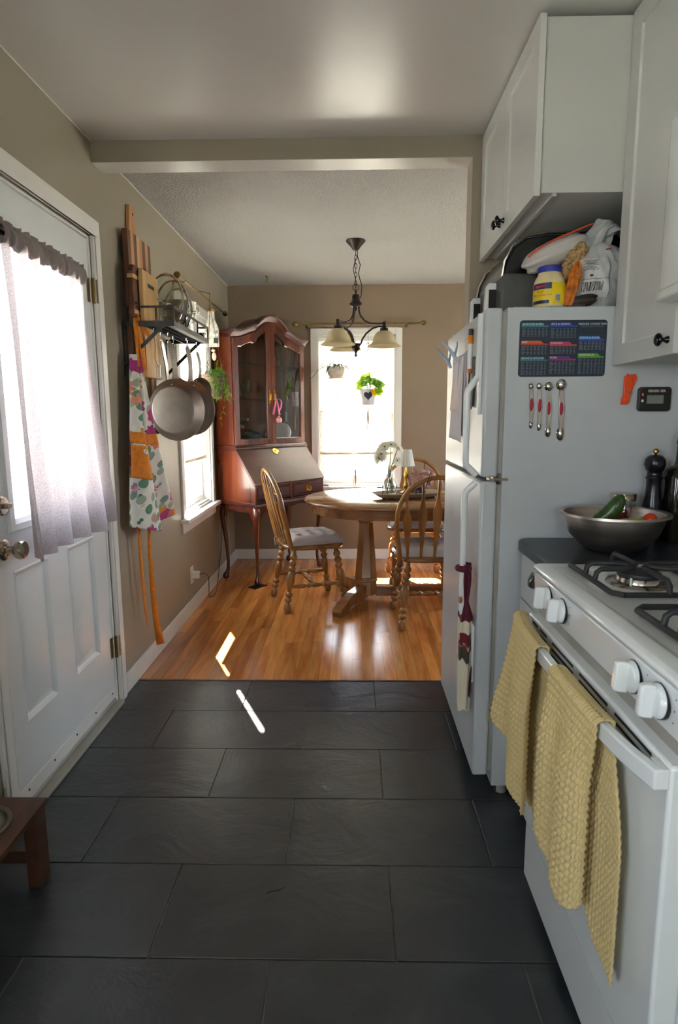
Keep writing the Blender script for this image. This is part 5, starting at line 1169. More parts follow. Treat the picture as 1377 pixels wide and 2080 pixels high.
# orange clip and timer
mat('orange_plastic', 'F0501A', 0.35); mat('lcd', '7C827A', 0.3); mat('timer_black', '101114', 0.35)
CL = thing('bag_clip', 'orange plastic magnetic bag clip on the fridge beside the timer', 'clip', (.858, FY0, 1.335))
q = MB(); q.prism([(.838, 1.336), (.862, 1.336), (.872, 1.38), (.886, 1.416), (.880, 1.429), (.862, 1.427), (.856, 1.39), (.842, 1.36)], FY0 - .008, FY0 - .002, 'y'); obj('front_jaw', q, 'orange_plastic', CL, world=True, bev=.002)
q = MB(); q.prism([(.842, 1.345), (.862, 1.345), (.868, 1.39), (.868, 1.42), (.852, 1.430), (.842, 1.42)], FY0 - .016, FY0 - .009, 'y'); obj('back_jaw', q, 'orange_plastic', CL, world=True, bev=.002)
q = MB(); q.tube([(.846, FY0 - .018, 1.375), (.870, FY0 - .017, 1.37)], .0012, 6); q.tube([(.848, FY0 - .018, 1.38), (.868, FY0 - .017, 1.362)], .0012, 6); obj('spring', q, 'nickel', CL, world=True)
TI = thing('kitchen_timer', 'black digital kitchen timer stuck to the fridge side', 'timer', (.94, FY0, 1.315))
q = MB(); q.prism(rrect(.890, 1.315, .990, 1.389, .010), FY0 - .014, FY0 - .0005, 'y'); bo = obj('case', q, 'timer_black', TI, world=True, bev=.002)
q = MB(); q.box(.915, FY0 - .0148, 1.338, .966, FY0 - .0138, 1.364); obj('screen', q, 'lcd', TI, world=True, smooth=0)
for i, x in enumerate((.925, .942, .962)):
    q = MB(); q.prism(rrect(x - .008, 1.373, x + .008, 1.381, .003), FY0 - .0162, FY0 - .013, 'y'); obj('button', q, 'gasket', TI, world=True)
for z, mm in ((1.366, 'orange_plastic'), (1.347, 'c_white')): q = MB(); q.box(.899, FY0 - .0155, z - .004, .905, FY0 - .013, z + .004); obj('side_switch', q, mm, TI, world=True, bev=.001)
# door front: marker, papers, clips
MK = thing('marker_pen', 'white marker with orange band and black cap standing on the freezer door', 'marker', (.402, 2.13, 1.45))
q = MB().lathe([(.001, 1.462), (.0078, 1.462), (.0078, 1.545)], 14, (.403, 2.13, 0)); obj('barrel', q, 'enamel', MK, world=True)
q = MB().lathe([(.001, 1.449), (.008, 1.449), (.008, 1.462), (.001, 1.462)], 14, (.403, 2.13, 0)); obj('end_cap', q, 'orange_cloth', MK, world=True)
q = MB().lathe([(.001, 1.545), (.0088, 1.545), (.0088, 1.573), (.001, 1.573)], 14, (.403, 2.13, 0)); obj('band', q, 'orange_cloth', MK, world=True)
q = MB().lathe([(.001, 1.573), (.0088, 1.573), (.0088, 1.592), (.006, 1.594), (.001, 1.594)], 14, (.403, 2.13, 0)); obj('cap', q, 'timer_black', MK, world=True)
mat('paper_a', 'D8D6DC', 0.8); mat('paper_b', 'E2D6CC', 0.8); mat('paper_c', 'B8B4C4', 0.8); mat('clip_blue', 'A8C4DC', 0.35); mat('notepad', '5A5048', 0.7)
specs = [(2.60, 2.44, 1.53, 1.28, 'paper_a', .012, 'outermost pale paper sheet hanging at the far side of the freezer door'), (2.55, 2.40, 1.53, 1.33, 'paper_b', .020, 'cream note clipped over the pale sheets on the freezer door'), (2.53, 2.33, 1.52, 1.22, 'paper_a', .028, 'longest pale sheet curling off the freezer door'), (2.46, 2.28, 1.53, 1.24, 'paper_c', .020, 'lilac grey sheet hanging from the blue clip'), (2.36, 2.24, 1.58, 1.36, 'paper_b', .010, 'pinkish printed sheet beside the marker'), (2.22, 2.15, 1.50, 1.34, 'notepad', .006, 'dark printed card under the marker')]
for i, (ya, yb, zt, zb, mm, off, lb) in enumerate(specs):
    q = MB().grid(lambda u, v: ((.4125 - off * .5 * (.35 + .65 * v)) - .007 * v * v * sin(2.5 * u + i) - .003 * sin(5 * u + i), ya - .07 + (yb - ya) * u + .01 * v, zt + (zb - zt) * v - .015 * u * v), 10, 14)
    tag(obj('paper_sheet', q, mm, solid=.0006, fix=False), lb, 'paper', 'papers on the freezer door')
for i, (y, z) in enumerate(((2.50, 1.530), (2.36, 1.542))):
    K = thing('spring_clip', ['far pale blue spring clip holding papers on the freezer door', 'near pale blue spring clip holding papers on the freezer door'][i], 'clip', (.40, y, z - .03), 0, 'pale blue clips on the freezer door')
    for sg in (-1, 1):
        q = MB(); q.tube([(.395, y, z - .035), (.385 + sg * .003, y + sg * .004, z - .01), (.375 + (.022 if sg > 0 else -.02), y + sg * .01, z + .022), (.37 + (.028 if sg > 0 else -.034), y + sg * .014, z + .038)], [.009, .010, .007, .005], 8, flat=.6); obj('clip_jaw', q, 'clip_blue', K, world=True)
    q = MB().ring((.385, y, z - .008), .007, .002, 14, 6, ROT(90).to_3x3()); obj('clip_spring', q, 'nickel', K, world=True)
# towel hung on the fridge handle
mat('maroon', '58142A', 0.85, 0.15, 60)
s = NT('print_towel'); n1 = s.noise(9, (1, 1, 1), 1, 0.5, 1.0); n2 = s.noise(8, (1, 1, 1), 1, 0.5, 1.2)
c = s.ramp(n1, [(0.0, 'D9D2BC'), (0.5, 'D9D2BC'), (0.52, '3E3A34'), (0.60, '4A4438'), (0.62, 'D9D2BC')]); c = s.mix(s.ramp(n2, [(0.54, 0.0), (0.56, 1.0)]), c, '6E1A26'); s.set(color=c, rough=0.9)
HT = thing('hanging_towel', 'maroon and cream printed kitchen towel buttoned on the fridge handle', 'towel', (.39, 1.99, .30))
def ht(s_, t):
    z = .815 + (.305 - .815) * t; w_ = pw(t, [(0, .028), (.12, .030), (.26, .016), (.36, .040), (.7, .044), (1, .032)]); a = 2 * pi * s_
    return (.384 + w_ * .55 * cos(a) * (1 + .2 * sin(3 * a + 4 * t)) - .0, 1.992 + w_ * 1.05 * sin(a) * (1 + .22 * sin(5 * a + 3 * t)) + .01 * sin(3 * t), z + .008 * sin(3 * a) * t)
q = MB().grid(lambda a, b: ht(a, b * .38), 48, 20); obj('crochet_top', q, 'maroon', HT, world=True, fix=False); q = MB().grid(lambda a, b: ht(a, .38 + b * .62), 48, 36); obj('towel_body', q, 'print_towel', HT, world=True, fix=False)
q = MB().ring((.373, 1.992, .80), .018, .011, 20, 8, ROT(0, 0, 0).to_3x3()); obj('button_loop', q, 'maroon', HT, world=True)
mat('wood_button', 'A86E3C', 0.35); q = MB().ball((.362, 1.975, .695), .012, 14, 8, (.6, 1, 1)); obj('button', q, 'wood_button', HT, world=True)

# ------------------------------------------------------------------ upper cabinets
shk = [(0, 0), (.001, -.006)]
def shaker(name, P, w0, h0, w1, h1, parent, rail=.058, mm='cabinet_paint'):
    m = panel_slab(P, w0, h0, w1, h1, .019, [(w0 + rail, h0 + rail, w1 - rail, h1 - rail)], [(0, 0), (.0015, -.007), (.004, -.0075)]); return obj(name, m, mm, parent, world=True, smooth=0, bev=.0012, bseg=1)
def knobx(parent, x, y, z, mm='black_gloss'):
    q = MB().lathe([(.001, 0), (.0095, 0), (.0085, .004), (.0055, .009), (.0055, .014), (.012, .019), (.0165, .023), (.0165, .027), (.012, .031), (.001, .033)], 20, (x, y, z), ROT(0, -90, 0)); return obj('knob', q, mm, parent, world=True, smooth=50)
UC = thing('over_fridge_cabinet', 'white deep wall cabinet with two shaker doors above the refrigerator', 'cabinet', (.85, 2.3, 1.955))
m = MB(); m.box(.558, 1.945, 1.958, RX - .003, 2.705, HK - .015); obj('cabinet_box', m, 'cabinet_side', UC, world=True, smooth=0, bev=.001)
PX = lambda X0: (lambda u, v, d: (X0 - d, u, v))
for a, b, kn in ((1.930, 2.313, 0), (2.317, 2.700, 1)):
    d = shaker('cabinet_door', PX(.538), a, 1.945, b, 2.432, UC)
    knobx(d, .538, 2.29 if a < 2 else 2.345, 1.985)
m = MB(); m.box(.600, 1.95, 1.950, .612, 2.70, 1.958); obj('bottom_rail', m, 'cabinet_side', UC, world=True, smooth=0)
UN = thing('tall_wall_cabinet', 'white tall wall cabinet with one shaker door right of the refrigerator', 'cabinet', (1.0, 1.75, 1.455))
m = MB(); m.box(.824, 1.578, 1.458, RX - .003, 1.943, HK - .015); obj('cabinet_box', m, 'cabinet_side', UN, world=True, smooth=0, bev=.001)
d = shaker('cabinet_door', PX(.804), 1.583, 1.455, 1.940, 2.432, UN); knobx(d, .804, 1.612, 1.492)
UM = thing('over_microwave_cabinet', 'white short wall cabinet above the microwave at the right edge', 'cabinet', (1.0, 1.18, 1.985))
m = MB(); m.box(.824, .80, 1.988, RX - .003, 1.574, HK - .015); obj('cabinet_box', m, 'cabinet_side', UM, world=True, smooth=0, bev=.001)
for a, b in ((.803, 1.186), (1.190, 1.573)): d = shaker('cabinet_door', PX(.804), a, 1.985, b, 2.432, UM); knobx(d, .804, 1.165 if a < 1 else 1.21, 2.02)
MW = thing('microwave', 'white over the range microwave with curved door at the right edge', 'microwave', (.95, 1.18, 1.565))
m = MB(); m.box(.79, .805, 1.575, RX - .003, 1.570, 1.983); obj('microwave_body', m, 'enamel', MW, world=True, bev=.004)
m = MB(); pl = [(.79, 1.570), (.758, 1.569), (.749, 1.562), (.745, 1.55)] + [(.745 - .016 * sin(pi * t), 1.55 - .725 * t) for t in [i / 19 for i in range(1, 19)]] + [(.745, .825), (.758, .806), (.79, .805)]
m.prism(pl, 1.60, 1.98, 'z'); obj('microwave_door', m, 'enamel', MW, world=True, smooth=40, bev=.003)
m = MB(); m.prism([(x - .006 if 1 < i < len(pl) - 2 else x, y) for i, (x, y) in enumerate(pl)], 1.575, 1.598, 'z'); obj('lower_lip', m, 'enamel', MW, world=True, smooth=40, bev=.004)
m = MB(); m.box(.80, .85, 1.566, 1.1, 1.53, 1.576); obj('vent_filter', m, 'steel_brushed', MW, world=True, bev=.002)

# ------------------------------------------------------------------ things on the fridge
AF = thing('air_fryer', 'dark grey two basket air fryer on top of the refrigerator', 'air fryer', (.68, 2.28, FZ + .004)); fz = FZ + .0035
mat('fryer_grey', '4A4C4E', 0.5, 0.05, 30); mat('fryer_black', '141619', 0.22)
m = MB(); pr = [(.515, fz), (.515, fz + .115), (.527, fz + .185), (.552, fz + .235), (.595, fz + .265), (.66, fz + .275), (.90, fz + .275), (.92, fz + .25), (.92, fz)]
m.prism(pr, 2.19, 2.62, 'y'); obj('fryer_body', m, 'fryer_black', AF, world=True, bev=.008)
m = MB(); arc = [(.513, fz + .12), (.523, fz + .188), (.549, fz + .240), (.594, fz + .271), (.66, fz + .281), (.90, fz + .281)]
for yy in (2.192, 2.618): m = MB().tube([(x, yy, z) for x, z in arc], .0055, 8); obj('chrome_trim', m, 'chrome', AF, world=True)
for y0_, y1_ in ((2.12, 2.36), (2.385, 2.62)):
    m = MB(); m.prism(rrect(.497, fz + .006, .62, fz + .135, .02), y0_, y1_, 'y'); bk_ = obj('basket_drawer', m, 'fryer_grey', AF, world=True, bev=.008, bseg=3)
    yc_ = (y0_ + y1_) / 2 - .04; m = MB()
    m.loft([[(.497, yc_ - .018, z), (.497, yc_ + .018, z), (.466 - k, yc_ + .018, z), (.466 - k, yc_ - .018, z)] for z, k in ((fz + .020, .0), (fz + .03, .006), (fz + .105, .004), (fz + .118, -.004))], True, True, True); m2 = m
    obj('basket_handle', m, 'enamel', bk_, world=True, bev=.005)
    m = MB(); m.box(.470, yc_ - .0195, fz + .03, .495, yc_ - .0175, fz + .095); obj('handle_recess', m, 'dark_gap', bk_, world=True, bev=.001)
s = NT('clear_film'); s.set(color='DEDCD8', rough=0.22, alpha=0.72)
def bag(name, label, cat, c, R, mt, seed, rz=0, wr=.12, tilt=(0, 0, 0), n=56, flatb=True, parent=None):
    rn = random.Random(seed); ph = [rn.uniform(0, 6.28) for _ in range(12)]
    def f(u, v):
        a = 2 * pi * u; b = pi * (v - .5); x = cos(b) ** .7 * cos(a) if abs(cos(b)) > 1e-6 else 0; y = cos(b) ** .7 * sin(a) if abs(cos(b)) > 1e-6 else 0; z = sin(b)
        w_ = 1 + wr * (.35 * sin(3 * a + 5 * z + ph[0]) + .25 * abs(sin(7 * a + 3 * z + ph[1])) + .25 * sin(9 * z + 2 * a + ph[2]) + .2 * abs(sin(13 * a - 7 * z + ph[3])) + .15 * sin(21 * a + ph[4] + 9 * z))
        p = Vector((x * R[0] * w_, y * R[1] * w_, z * R[2] * (1 + .3 * wr * sin(4 * a + ph[5]))))
        p = ROT(*tilt) @ p
        if flatb: p.z = max(p.z, -R[2] * .92)
        return tuple(Vector(c) + p)
    m = MB().grid(f, n, n // 2); return f, m
mat('silver_plastic', 'B8BDC0', 0.28, 0.06, 10); mat('label_white', 'C8CCCE', 0.4); mat('ink', '3A3C40', 0.5); mat('chip_orange', 'B8681A', 0.35, 0.35, 40); mat('oats', '9C8058', 0.8, 0.35, 110); mat('red_ink', 'A02838', 0.4)
cb = (.792, 2.075, fz + .098)
f, m = bag('x', '', '', cb, (.098, .085, .106), 'silver_plastic', 4, wr=.2, n=90)
SB = thing('white_snack_bag', 'large crumpled white plastic food bag with barcode on the refrigerator', 'bag', (.79, 2.10, fz)); obj('bag_body', m, 'silver_plastic', SB, world=True, smooth=60)
m = MB()
def nk(u, v):
    a = 2 * pi * u; p0 = Vector((.765, 2.08, fz + .175)); p1 = Vector((.838, 2.09, fz + .275)); c_ = p0.lerp(p1, v) + Vector((0, 0, .02 * sin(pi * v))); r_ = pw(v, [(0, .066), (.3, .040), (.6, .030), (.85, .036), (1, .022)]) * (1 + .22 * sin(5 * a + 6 * v) + .14 * sin(11 * a - 4 * v))
    return tuple(c_ + Vector((cos(a) * .8, sin(a) * .8, -.5 * cos(a))) * r_)
m.grid(nk, 44, 20); obj('twisted_neck', m, 'silver_plastic', SB, world=True, smooth=60)
# printed panel follows the bag front
def onbag(x, z, off=.0015):
    best = None; b = math.asin(max(-1, min(1, (z - cb[2]) / .106)))
    for i in range(60):
        u = .50 + .49 * i / 59; p = f(u, b / pi + .5)
        e = (p[0] - x) ** 2 + (p[2] - z) ** 2
        if best is None or e < best[0]: best = (e, p)
    return (x, best[1][1] - off - .001, z)
def sheet(x0, z0, x1, z1, mm, name, off=.002, nx=8, nz=8, parent=None):
    q = MB().grid(lambda u, v: onbag(x0 + (x1 - x0) * u, z0 + (z1 - z0) * v, off), nx, nz); return obj(name, q, mm, parent or SB, world=True, smooth=60, fix=False)
pn = sheet(.757 - .050, fz + .015 + .018, .846 - .050, fz + .015 + .135, 'label_white', 'printed_panel', .004, 12, 12)
for k in range(19):
    xa = .772 + k * .0029; w_ = (.0016, .0008, .0021, .0011)[k % 4]; sheet(xa - .050, fz + .015 + .036, xa + w_ - .050, fz + .015 + .062, 'ink', 'barcode_bar', .0062, 1, 4, pn)
for k in range(7): sheet(.772 + .004 * (k % 2) - .050, fz + .015 + .098 + .0045 * k, .812 - .004 * (k % 3) - .050, fz + .015 + .0995 + .0045 * k, 'ink', 'print_line', .0062, 6, 1, pn)
sheet(.788 - .050, fz + .015 + .077, .797 - .050, fz + .015 + .084, 'ink', 'print_mark', .0062, 2, 2, pn); sheet(.757 - .050, fz + .015 + .070, .846 - .050, fz + .015 + .0712, 'ink', 'print_line', .0062, 10, 1, pn); sheet(.8445 - .050, fz + .015 + .018, .8458 - .050, fz + .015 + .135, 'ink', 'print_line', .0062, 1, 10, pn)
sheet(.838 - .050, fz + .015 + .158, .850 - .050, fz + .015 + .163, 'red_ink', 'red_stamp', .0062, 3, 2, pn)
f2, m = bag('x', '', '', (.655, 2.075, fz + .185), (.105, .05, .040), 'clear_film', 9, wr=.12, tilt=(0, -24, 0), flatb=False)
CB = thing('zip_bag', 'clear zip bag of oats with an orange seal lying on the air fryer', 'bag', (.665, 2.17, fz + .15)); obj('bag_film', m, 'clear_film', CB, world=True, smooth=60)
m = MB().grid(lambda u, v: (.560 + .20 * u, 2.03 + .012 * v, fz + .160 + .100 * u ** .7 + .005 * v), 24, 1); obj('orange_seal', m, 'orange_plastic', CB, world=True, solid=.002, fix=False)
f3, m = bag('x', '', '', (.70, 2.035, fz + .140), (.030, .022, .072), 'oats', 12, wr=.15, tilt=(0, 28, 0), flatb=False); obj('oats', m, 'oats', CB, world=True, smooth=60)
f4, m = bag('x', '', '', (.684, 1.985, fz + .066), (.017, .02, .066), 'chip_orange', 21, wr=.35, tilt=(0, 12, 0)); tag(obj('snack_packet', m, 'chip_orange', smooth=40), 'crumpled orange snack packet between the yellow jar and white bag', 'packet')
f4, m = bag('x', '', '', (.715, 1.985, fz + .018), (.045, .02, .018), 'taupe_dark', 22, wr=.2, tilt=(0, -15, 0)); tag(obj('foil_wrapper', m, 'taupe_dark', smooth=40), 'small dark foil wrapper lying under the orange snack packet', 'wrapper')
# mayonnaise jar
MJ = thing('mayonnaise_jar', 'yellow labelled mayonnaise jar with blue lid on the refrigerator', 'jar', (.618, 2.00, fz)); jc = (.618, 2.00, fz)
mat('mayo_plastic', 'D8CC9E', 0.25); mat('label_yellow', 'E6CC0C', 0.35); mat('lid_blue', '1A2C98', 0.4); mat('label_navy', '1E2660', 0.35)
JR = .047
q = MB().lathe([(.001, 0), (.042, 0), (JR, .006), (JR + .0005, .072), (.044, .084), (.036, .098), (.034, .108), (.001, .108)], 36, jc); obj('jar_body', q, 'mayo_plastic', MJ, world=True, smooth=50)
q = MB().lathe([(.001, .124), (.034, .124), (.0365, .122), (.0365, .105), (.034, .105)], 40, jc); obj('lid', q, 'lid_blue', MJ, world=True, smooth=40)
def cyl(a0, a1, z0, z1, r, nu=16, nv=1, zc=lambda t: 0): return MB().grid(lambda u, v: (jc[0] + r * cos(RD(a0 + (a1 - a0) * u)), jc[1] + r * sin(RD(a0 + (a1 - a0) * u)), jc[2] + z0 + (z1 - z0) * v + (zc(u) if v > .5 else 0)), nu, nv)
lb = obj('label', cyl(170, 385, .008, .070, JR + .0009, 40), 'label_yellow', MJ, world=True, fix=False)
obj('label_top_band', cyl(178, 262, .052, .070, JR + .0014, 16), 'label_navy', lb, world=True, fix=False); obj('label_bottom_band', cyl(182, 255, .009, .019, JR + .0014, 16), 'label_navy', lb, world=True, fix=False)
obj('brand_mark', cyl(200, 238, .057, .064, JR + .0018, 8), 'c_red', lb, world=True, fix=False)
obj('barcode_patch', cyl(276, 297, .014, .036, JR + .0014, 6), 'c_white', lb, world=True, fix=False)
for k in range(7): obj('barcode_bar', cyl(278 + 2.5 * k, 279.2 + 2.5 * k, .016, .034, JR + .0018, 1), 'ink', lb, world=True, fix=False)
def cyltext(body, ang0, z, size, mt, r, step):
    for i, chh in enumerate(body):
        if chh == ' ': continue
        a = RD(ang0 + i * step); text('label_letter', chh, size, mt, lb, Matrix.Translation((jc[0] + r * cos(a), jc[1] + r * sin(a), jc[2] + z)) @ ROT(90, 0, math.degrees(a) + 90), .0001)
cyltext('Real', 212, .0455, .011, 'c_red', JR + .0018, 7.5); cyltext('Mayonnaise', 192, .035, .011, 'c_red', JR + .0018, 7.6)
# ------------------------------------------------------------------ base cabinet, counter
BC = thing('base_cabinet', 'narrow cream base cabinet with black cup pull between stove and refrigerator', 'cabinet', (.85, 1.77, 0))
m = MB(); m.box(.570, 1.552, .09, RX - .003, 1.938, .872); m.box(.62, 1.552, 0, RX - .003, 1.938, .09); obj('cabinet_box', m, 'cabinet_side', BC, world=True, smooth=0)
d = shaker('cabinet_door', PX(.550), 1.556, .095, 1.936, .715, BC, .05)
m = panel_slab(PX(.550), 1.556, .720, 1.936, .866, .019, [], []); dr = obj('drawer', m, 'cabinet_paint', BC, world=True, bev=.0015)
q = MB(); loops = []
for t in [i / 10 for i in range(11)]:
    a = pi * t; loops.append([(.550 - .026 * sin(a) * k1, 1.765 - .042 * cos(a) * (1 if k1 else 1.06), .805 + zz) for k1, zz in ((0, .030), (.55, .030), (1, .012), (1, -.004), (.93, -.004), (.9, .010), (.5, .024), (0, .024))])
q.loft(loops, False); obj('cup_pull', q, 'black_gloss', dr, world=True, smooth=50)
knobx(d, .550, 1.63, .66)
m = MB(); out = [(.530, 1.560)] + [(.530 + .04 * (1 - cos(RD(a))), 1.905 + .04 * sin(RD(a))) for a in (0, 20, 45, 70, 90)] + [(RX - .002, 1.945), (RX - .002, 1.549), (.530, 1.549)]
m.prism(out, .874, .914, 'z'); o = obj('countertop', m, 'counter', bev=.010, bseg=3); tag(o, 'dark stone look countertop with rounded edge beside the stove', 'countertop')
# steel bowl and vegetables
bx, by, bz = .762, 1.765, .9145
q = MB().lathe([(.001, .0), (.062, .0), (.085, .010), (.120, .045), (.136, .085), (.139, .105), (.151, .108), (.153, .105), (.1515, .1115), (.138, .109), (.134, .087), (.117, .048), (.083, .014), (.06, .004), (.001, .004)], 64, (bx, by, bz)); o = obj('mixing_bowl', q, 'steel_brushed', smooth=60); tag(o, 'wide steel mixing bowl of vegetables on the dark countertop', 'bowl')
mat('cucumber', '2E4A1C', 0.3, 0.35, 45, 0.3, 60); mat('cucumber_pale', '8E9A40', 0.35, 0.2, 40); mat('tomato', 'C83A14', 0.18, 0.1, 10); mat('pickle_dark', '1F3014', 0.3, 0.3, 50)
def cuke(name, label, c, L, R, M, mt, grp='vegetables in the steel bowl'):
    q = MB(); n = 16; pts = [Vector((0, 0, -L / 2 + L * i / n)) for i in range(n + 1)]; rs = [R * max(.05, (1 - abs(2 * i / n - 1) ** 3.2)) ** .5 * (1 + .04 * sin(i * 2.3)) for i in range(n + 1)]
    pts = [M @ (p + Vector((.012 * cos(p.z / L * pi), 0, 0))) + Vector(c) for p in pts]; q.tube(pts, rs, 16); return tag(obj(name, q, mt, smooth=70), label, 'vegetable', grp)
cuke('cucumber', 'dark green cucumber sticking up out of the steel bowl', (bx - .035, by - .03, bz + .118), .125, .023, ROT(12, 40, 0), 'cucumber')
cuke('cucumber', 'dark green cucumber lying low at the left of the steel bowl', (bx - .060, by - .0, bz + .085), .11, .020, ROT(0, 80, 20), 'pickle_dark')
cuke('pepper', 'pale yellow green pepper lying in the middle of the steel bowl', (bx + .040, by - .045, bz + .092), .10, .019, ROT(0, 82, -8), 'cucumber_pale')
cuke('pepper', 'small green pepper behind the tomato in the steel bowl', (bx + .080, by - .01, bz + .090), .07, .016, ROT(0, 75, 25), 'cucumber')
cuke('courgette', 'pale green squash slice at the bottom of the steel bowl', (bx + .0, by + .03, bz + .045), .12, .03, ROT(0, 86, 40), 'cucumber_pale')
q = MB().ball((bx + .078, by - .058, bz + .098), .019, 20, 12, (1, 1, .92)); tag(obj('tomato', q, 'tomato'), 'small orange red tomato at the right of the steel bowl', 'tomato')
JR2 = thing('mason_jar', 'small mason jar of red spice with silver lid behind the bowl', 'jar', (.845, 1.895, .9145))
q = MB().lathe([(.001, 0), (.034, 0), (.038, .006), (.038, .115), (.034, .13), (.032, .13), (.036, .115), (.036, .006), (.001, .004)], 28, (0, 0, 0)); obj('jar_glass', q, 'thin_glass', JR2)
mat('red_spice', '6A1C22', 0.7, 0.4, 120); q = MB().lathe([(.001, .005), (.035, .005), (.035, .11), (.001, .112)], 24); obj('spice', q, 'red_spice', JR2)
q = MB().lathe([(.036, .128), (.0375, .128), (.038, .146), (.036, .149), (.001, .149)], 36); obj('screw_lid', q, 'nickel', JR2, smooth=40)
mat('ebony', '16171E', 0.25, 0.1, 20)
PM = thing('pepper_mill', 'tall black pepper mill with brass top knob by the wall', 'pepper mill', (.935, 1.895, .9145))
q = MB().lathe([(.001, 0), (.032, 0), (.033, .03), (.031, .045), (.033, .05), (.033, .06), (.029, .066), (.027, .075), (.030, .09), (.028, .115), (.023, .14), (.021, .17), (.0215, .19), (.024, .195), (.024, .202), (.001, .203)], 32); obj('mill_body', q, 'ebony', PM, smooth=60)
q = MB().lathe([(.001, .204), (.021, .204), (.022, .210), (.020, .214), (.026, .222), (.031, .238), (.029, .254), (.020, .265), (.010, .268), (.001, .268)], 32); obj('mill_head', q, 'ebony', PM, smooth=60)
q = MB().lathe([(.003, .268), (.004, .272), (.009, .276), (.009, .281), (.005, .286), (.001, .287)], 18); obj('brass_knob', q, 'brass', PM, smooth=50)
mat('oil_glass', '1C1A12', 0.12, 0.2, 20, coat=.5); mat('gold_print', '8A7440', 0.5)
OB = thing('oil_bottle', 'dark square olive oil bottle with pour spout at the right edge', 'bottle', (1.005, 1.875, .9145))
q = MB(); rr4 = lambda w_, z: [(w_ * (abs(cos(a)) ** .45) * (1 if cos(a) > 0 else -1), w_ * (abs(sin(a)) ** .45) * (1 if sin(a) > 0 else -1), z) for a in [2 * pi * i / 32 + .001 for i in range(32)]]
q.loft([rr4(.040, 0), rr4(.042, .004), rr4(.042, .20), rr4(.036, .222), rr4(.017, .236), rr4(.014, .25), rr4(.013, .30), rr4(.015, .302), rr4(.015, .312)], True, True, True); obj('bottle_glass', q, 'oil_glass', OB, smooth=50)
q = MB().lathe([(.001, .311), (.016, .311), (.017, .32), (.013, .328), (.001, .33)], 18); q.tube([(0, 0, .325), (.012, 0, .37), (.016, 0, .40)], [.007, .004, .003], 8); obj('pour_spout', q, 'nickel', OB)
text('bottle_print', 'OC', .035, 'gold_print', OB, Matrix.Translation((1.0, 1.8325, 1.06)) @ ROT(90), .0002); 
q = MB()
for k in range(5): q.ring((-.015 + .009 * k, -.0425, .115), .004, .0006, 12, 4, ROT(90).to_3x3())
obj('bottle_ornament_print', q, 'gold_print', OB)
# wall tile behind counter stays dark: low splash
m = MB(); m.box(RX - .012, 1.59, .914, RX, 1.94, 1.02); struct('trim_4', m, 'counter', bev=.002)
# ------------------------------------------------------------------ gas range
GY0, GY1 = .822, 1.545
ST = thing('gas_stove', 'white freestanding gas range with four front knobs and black grates', 'stove', (.82, 1.2, 0))
m = MB(); m.box(.505, GY0, .03, RX - .01, GY1, .86); obj('range_body', m, 'enamel', ST, world=True, smooth=0, bev=.003)
m = MB(); m.box(.53, GY0 + .01, 0, RX - .05, GY1 - .01, .031); obj('kick_base', m, 'dark_gap', ST, world=True, smooth=0)
m = MB(); m.box(.478, GY0 + .003, .035, .505, GY1 - .003, .213); obj('storage_drawer', m, 'enamel', ST, world=True, bev=.008, bseg=3)
m = MB(); m.box(.488, GY0 + .003, .215, .506, GY1 - .003, .228); obj('drawer_lip', m, 'nickel', ST, world=True, bev=.002)
m = MB(); m.box(.462, GY0 + .002, .229, .505, GY1 - .002, .795); od = obj('oven_door', m, 'enamel', ST, world=True, bev=.006, bseg=3)
# slots in the door head
for (a, b) in ((1.46, 1.50), (1.39, 1.44), (1.216, 1.351), (1.044, 1.181), (.88, 1.012)):
    for z in (.783, .768, .753):
        m = MB(); m.box(.461, a, z - .0026, .4625, b, z + .0026); obj('vent_slot', m, 'dark_gap', od, world=True, smooth=0)
m = MB(); m.box(.488, GY0 + .004, .793, .515, GY1 - .004, .823); obj('door_gap', m, 'gasket', ST, world=True, smooth=0)
def bow(y): return .440 - .026 * (1 - (abs(y - 1.1875) / .3625) ** 4) if abs(y - 1.1875) < .3625 else .440
m = MB(); loops = []
for i in range(33):
    y = .825 + .725 * i / 32; x = bow(y); loops.append([(x, y, .758), (x, y, .790), (x + .015, y, .792), (x + .015, y, .758)])
m.loft(loops, True, True, True); hd_ = obj('door_handle', m, 'enamel', od, world=True, bev=.003)
for a_, b_ in ((.825, .862), (1.513, 1.55)): m = MB(); m.box(.450, a_, .759, .4625, b_, .791); obj('handle_mount', m, 'enamel', od, world=True, bev=.002)
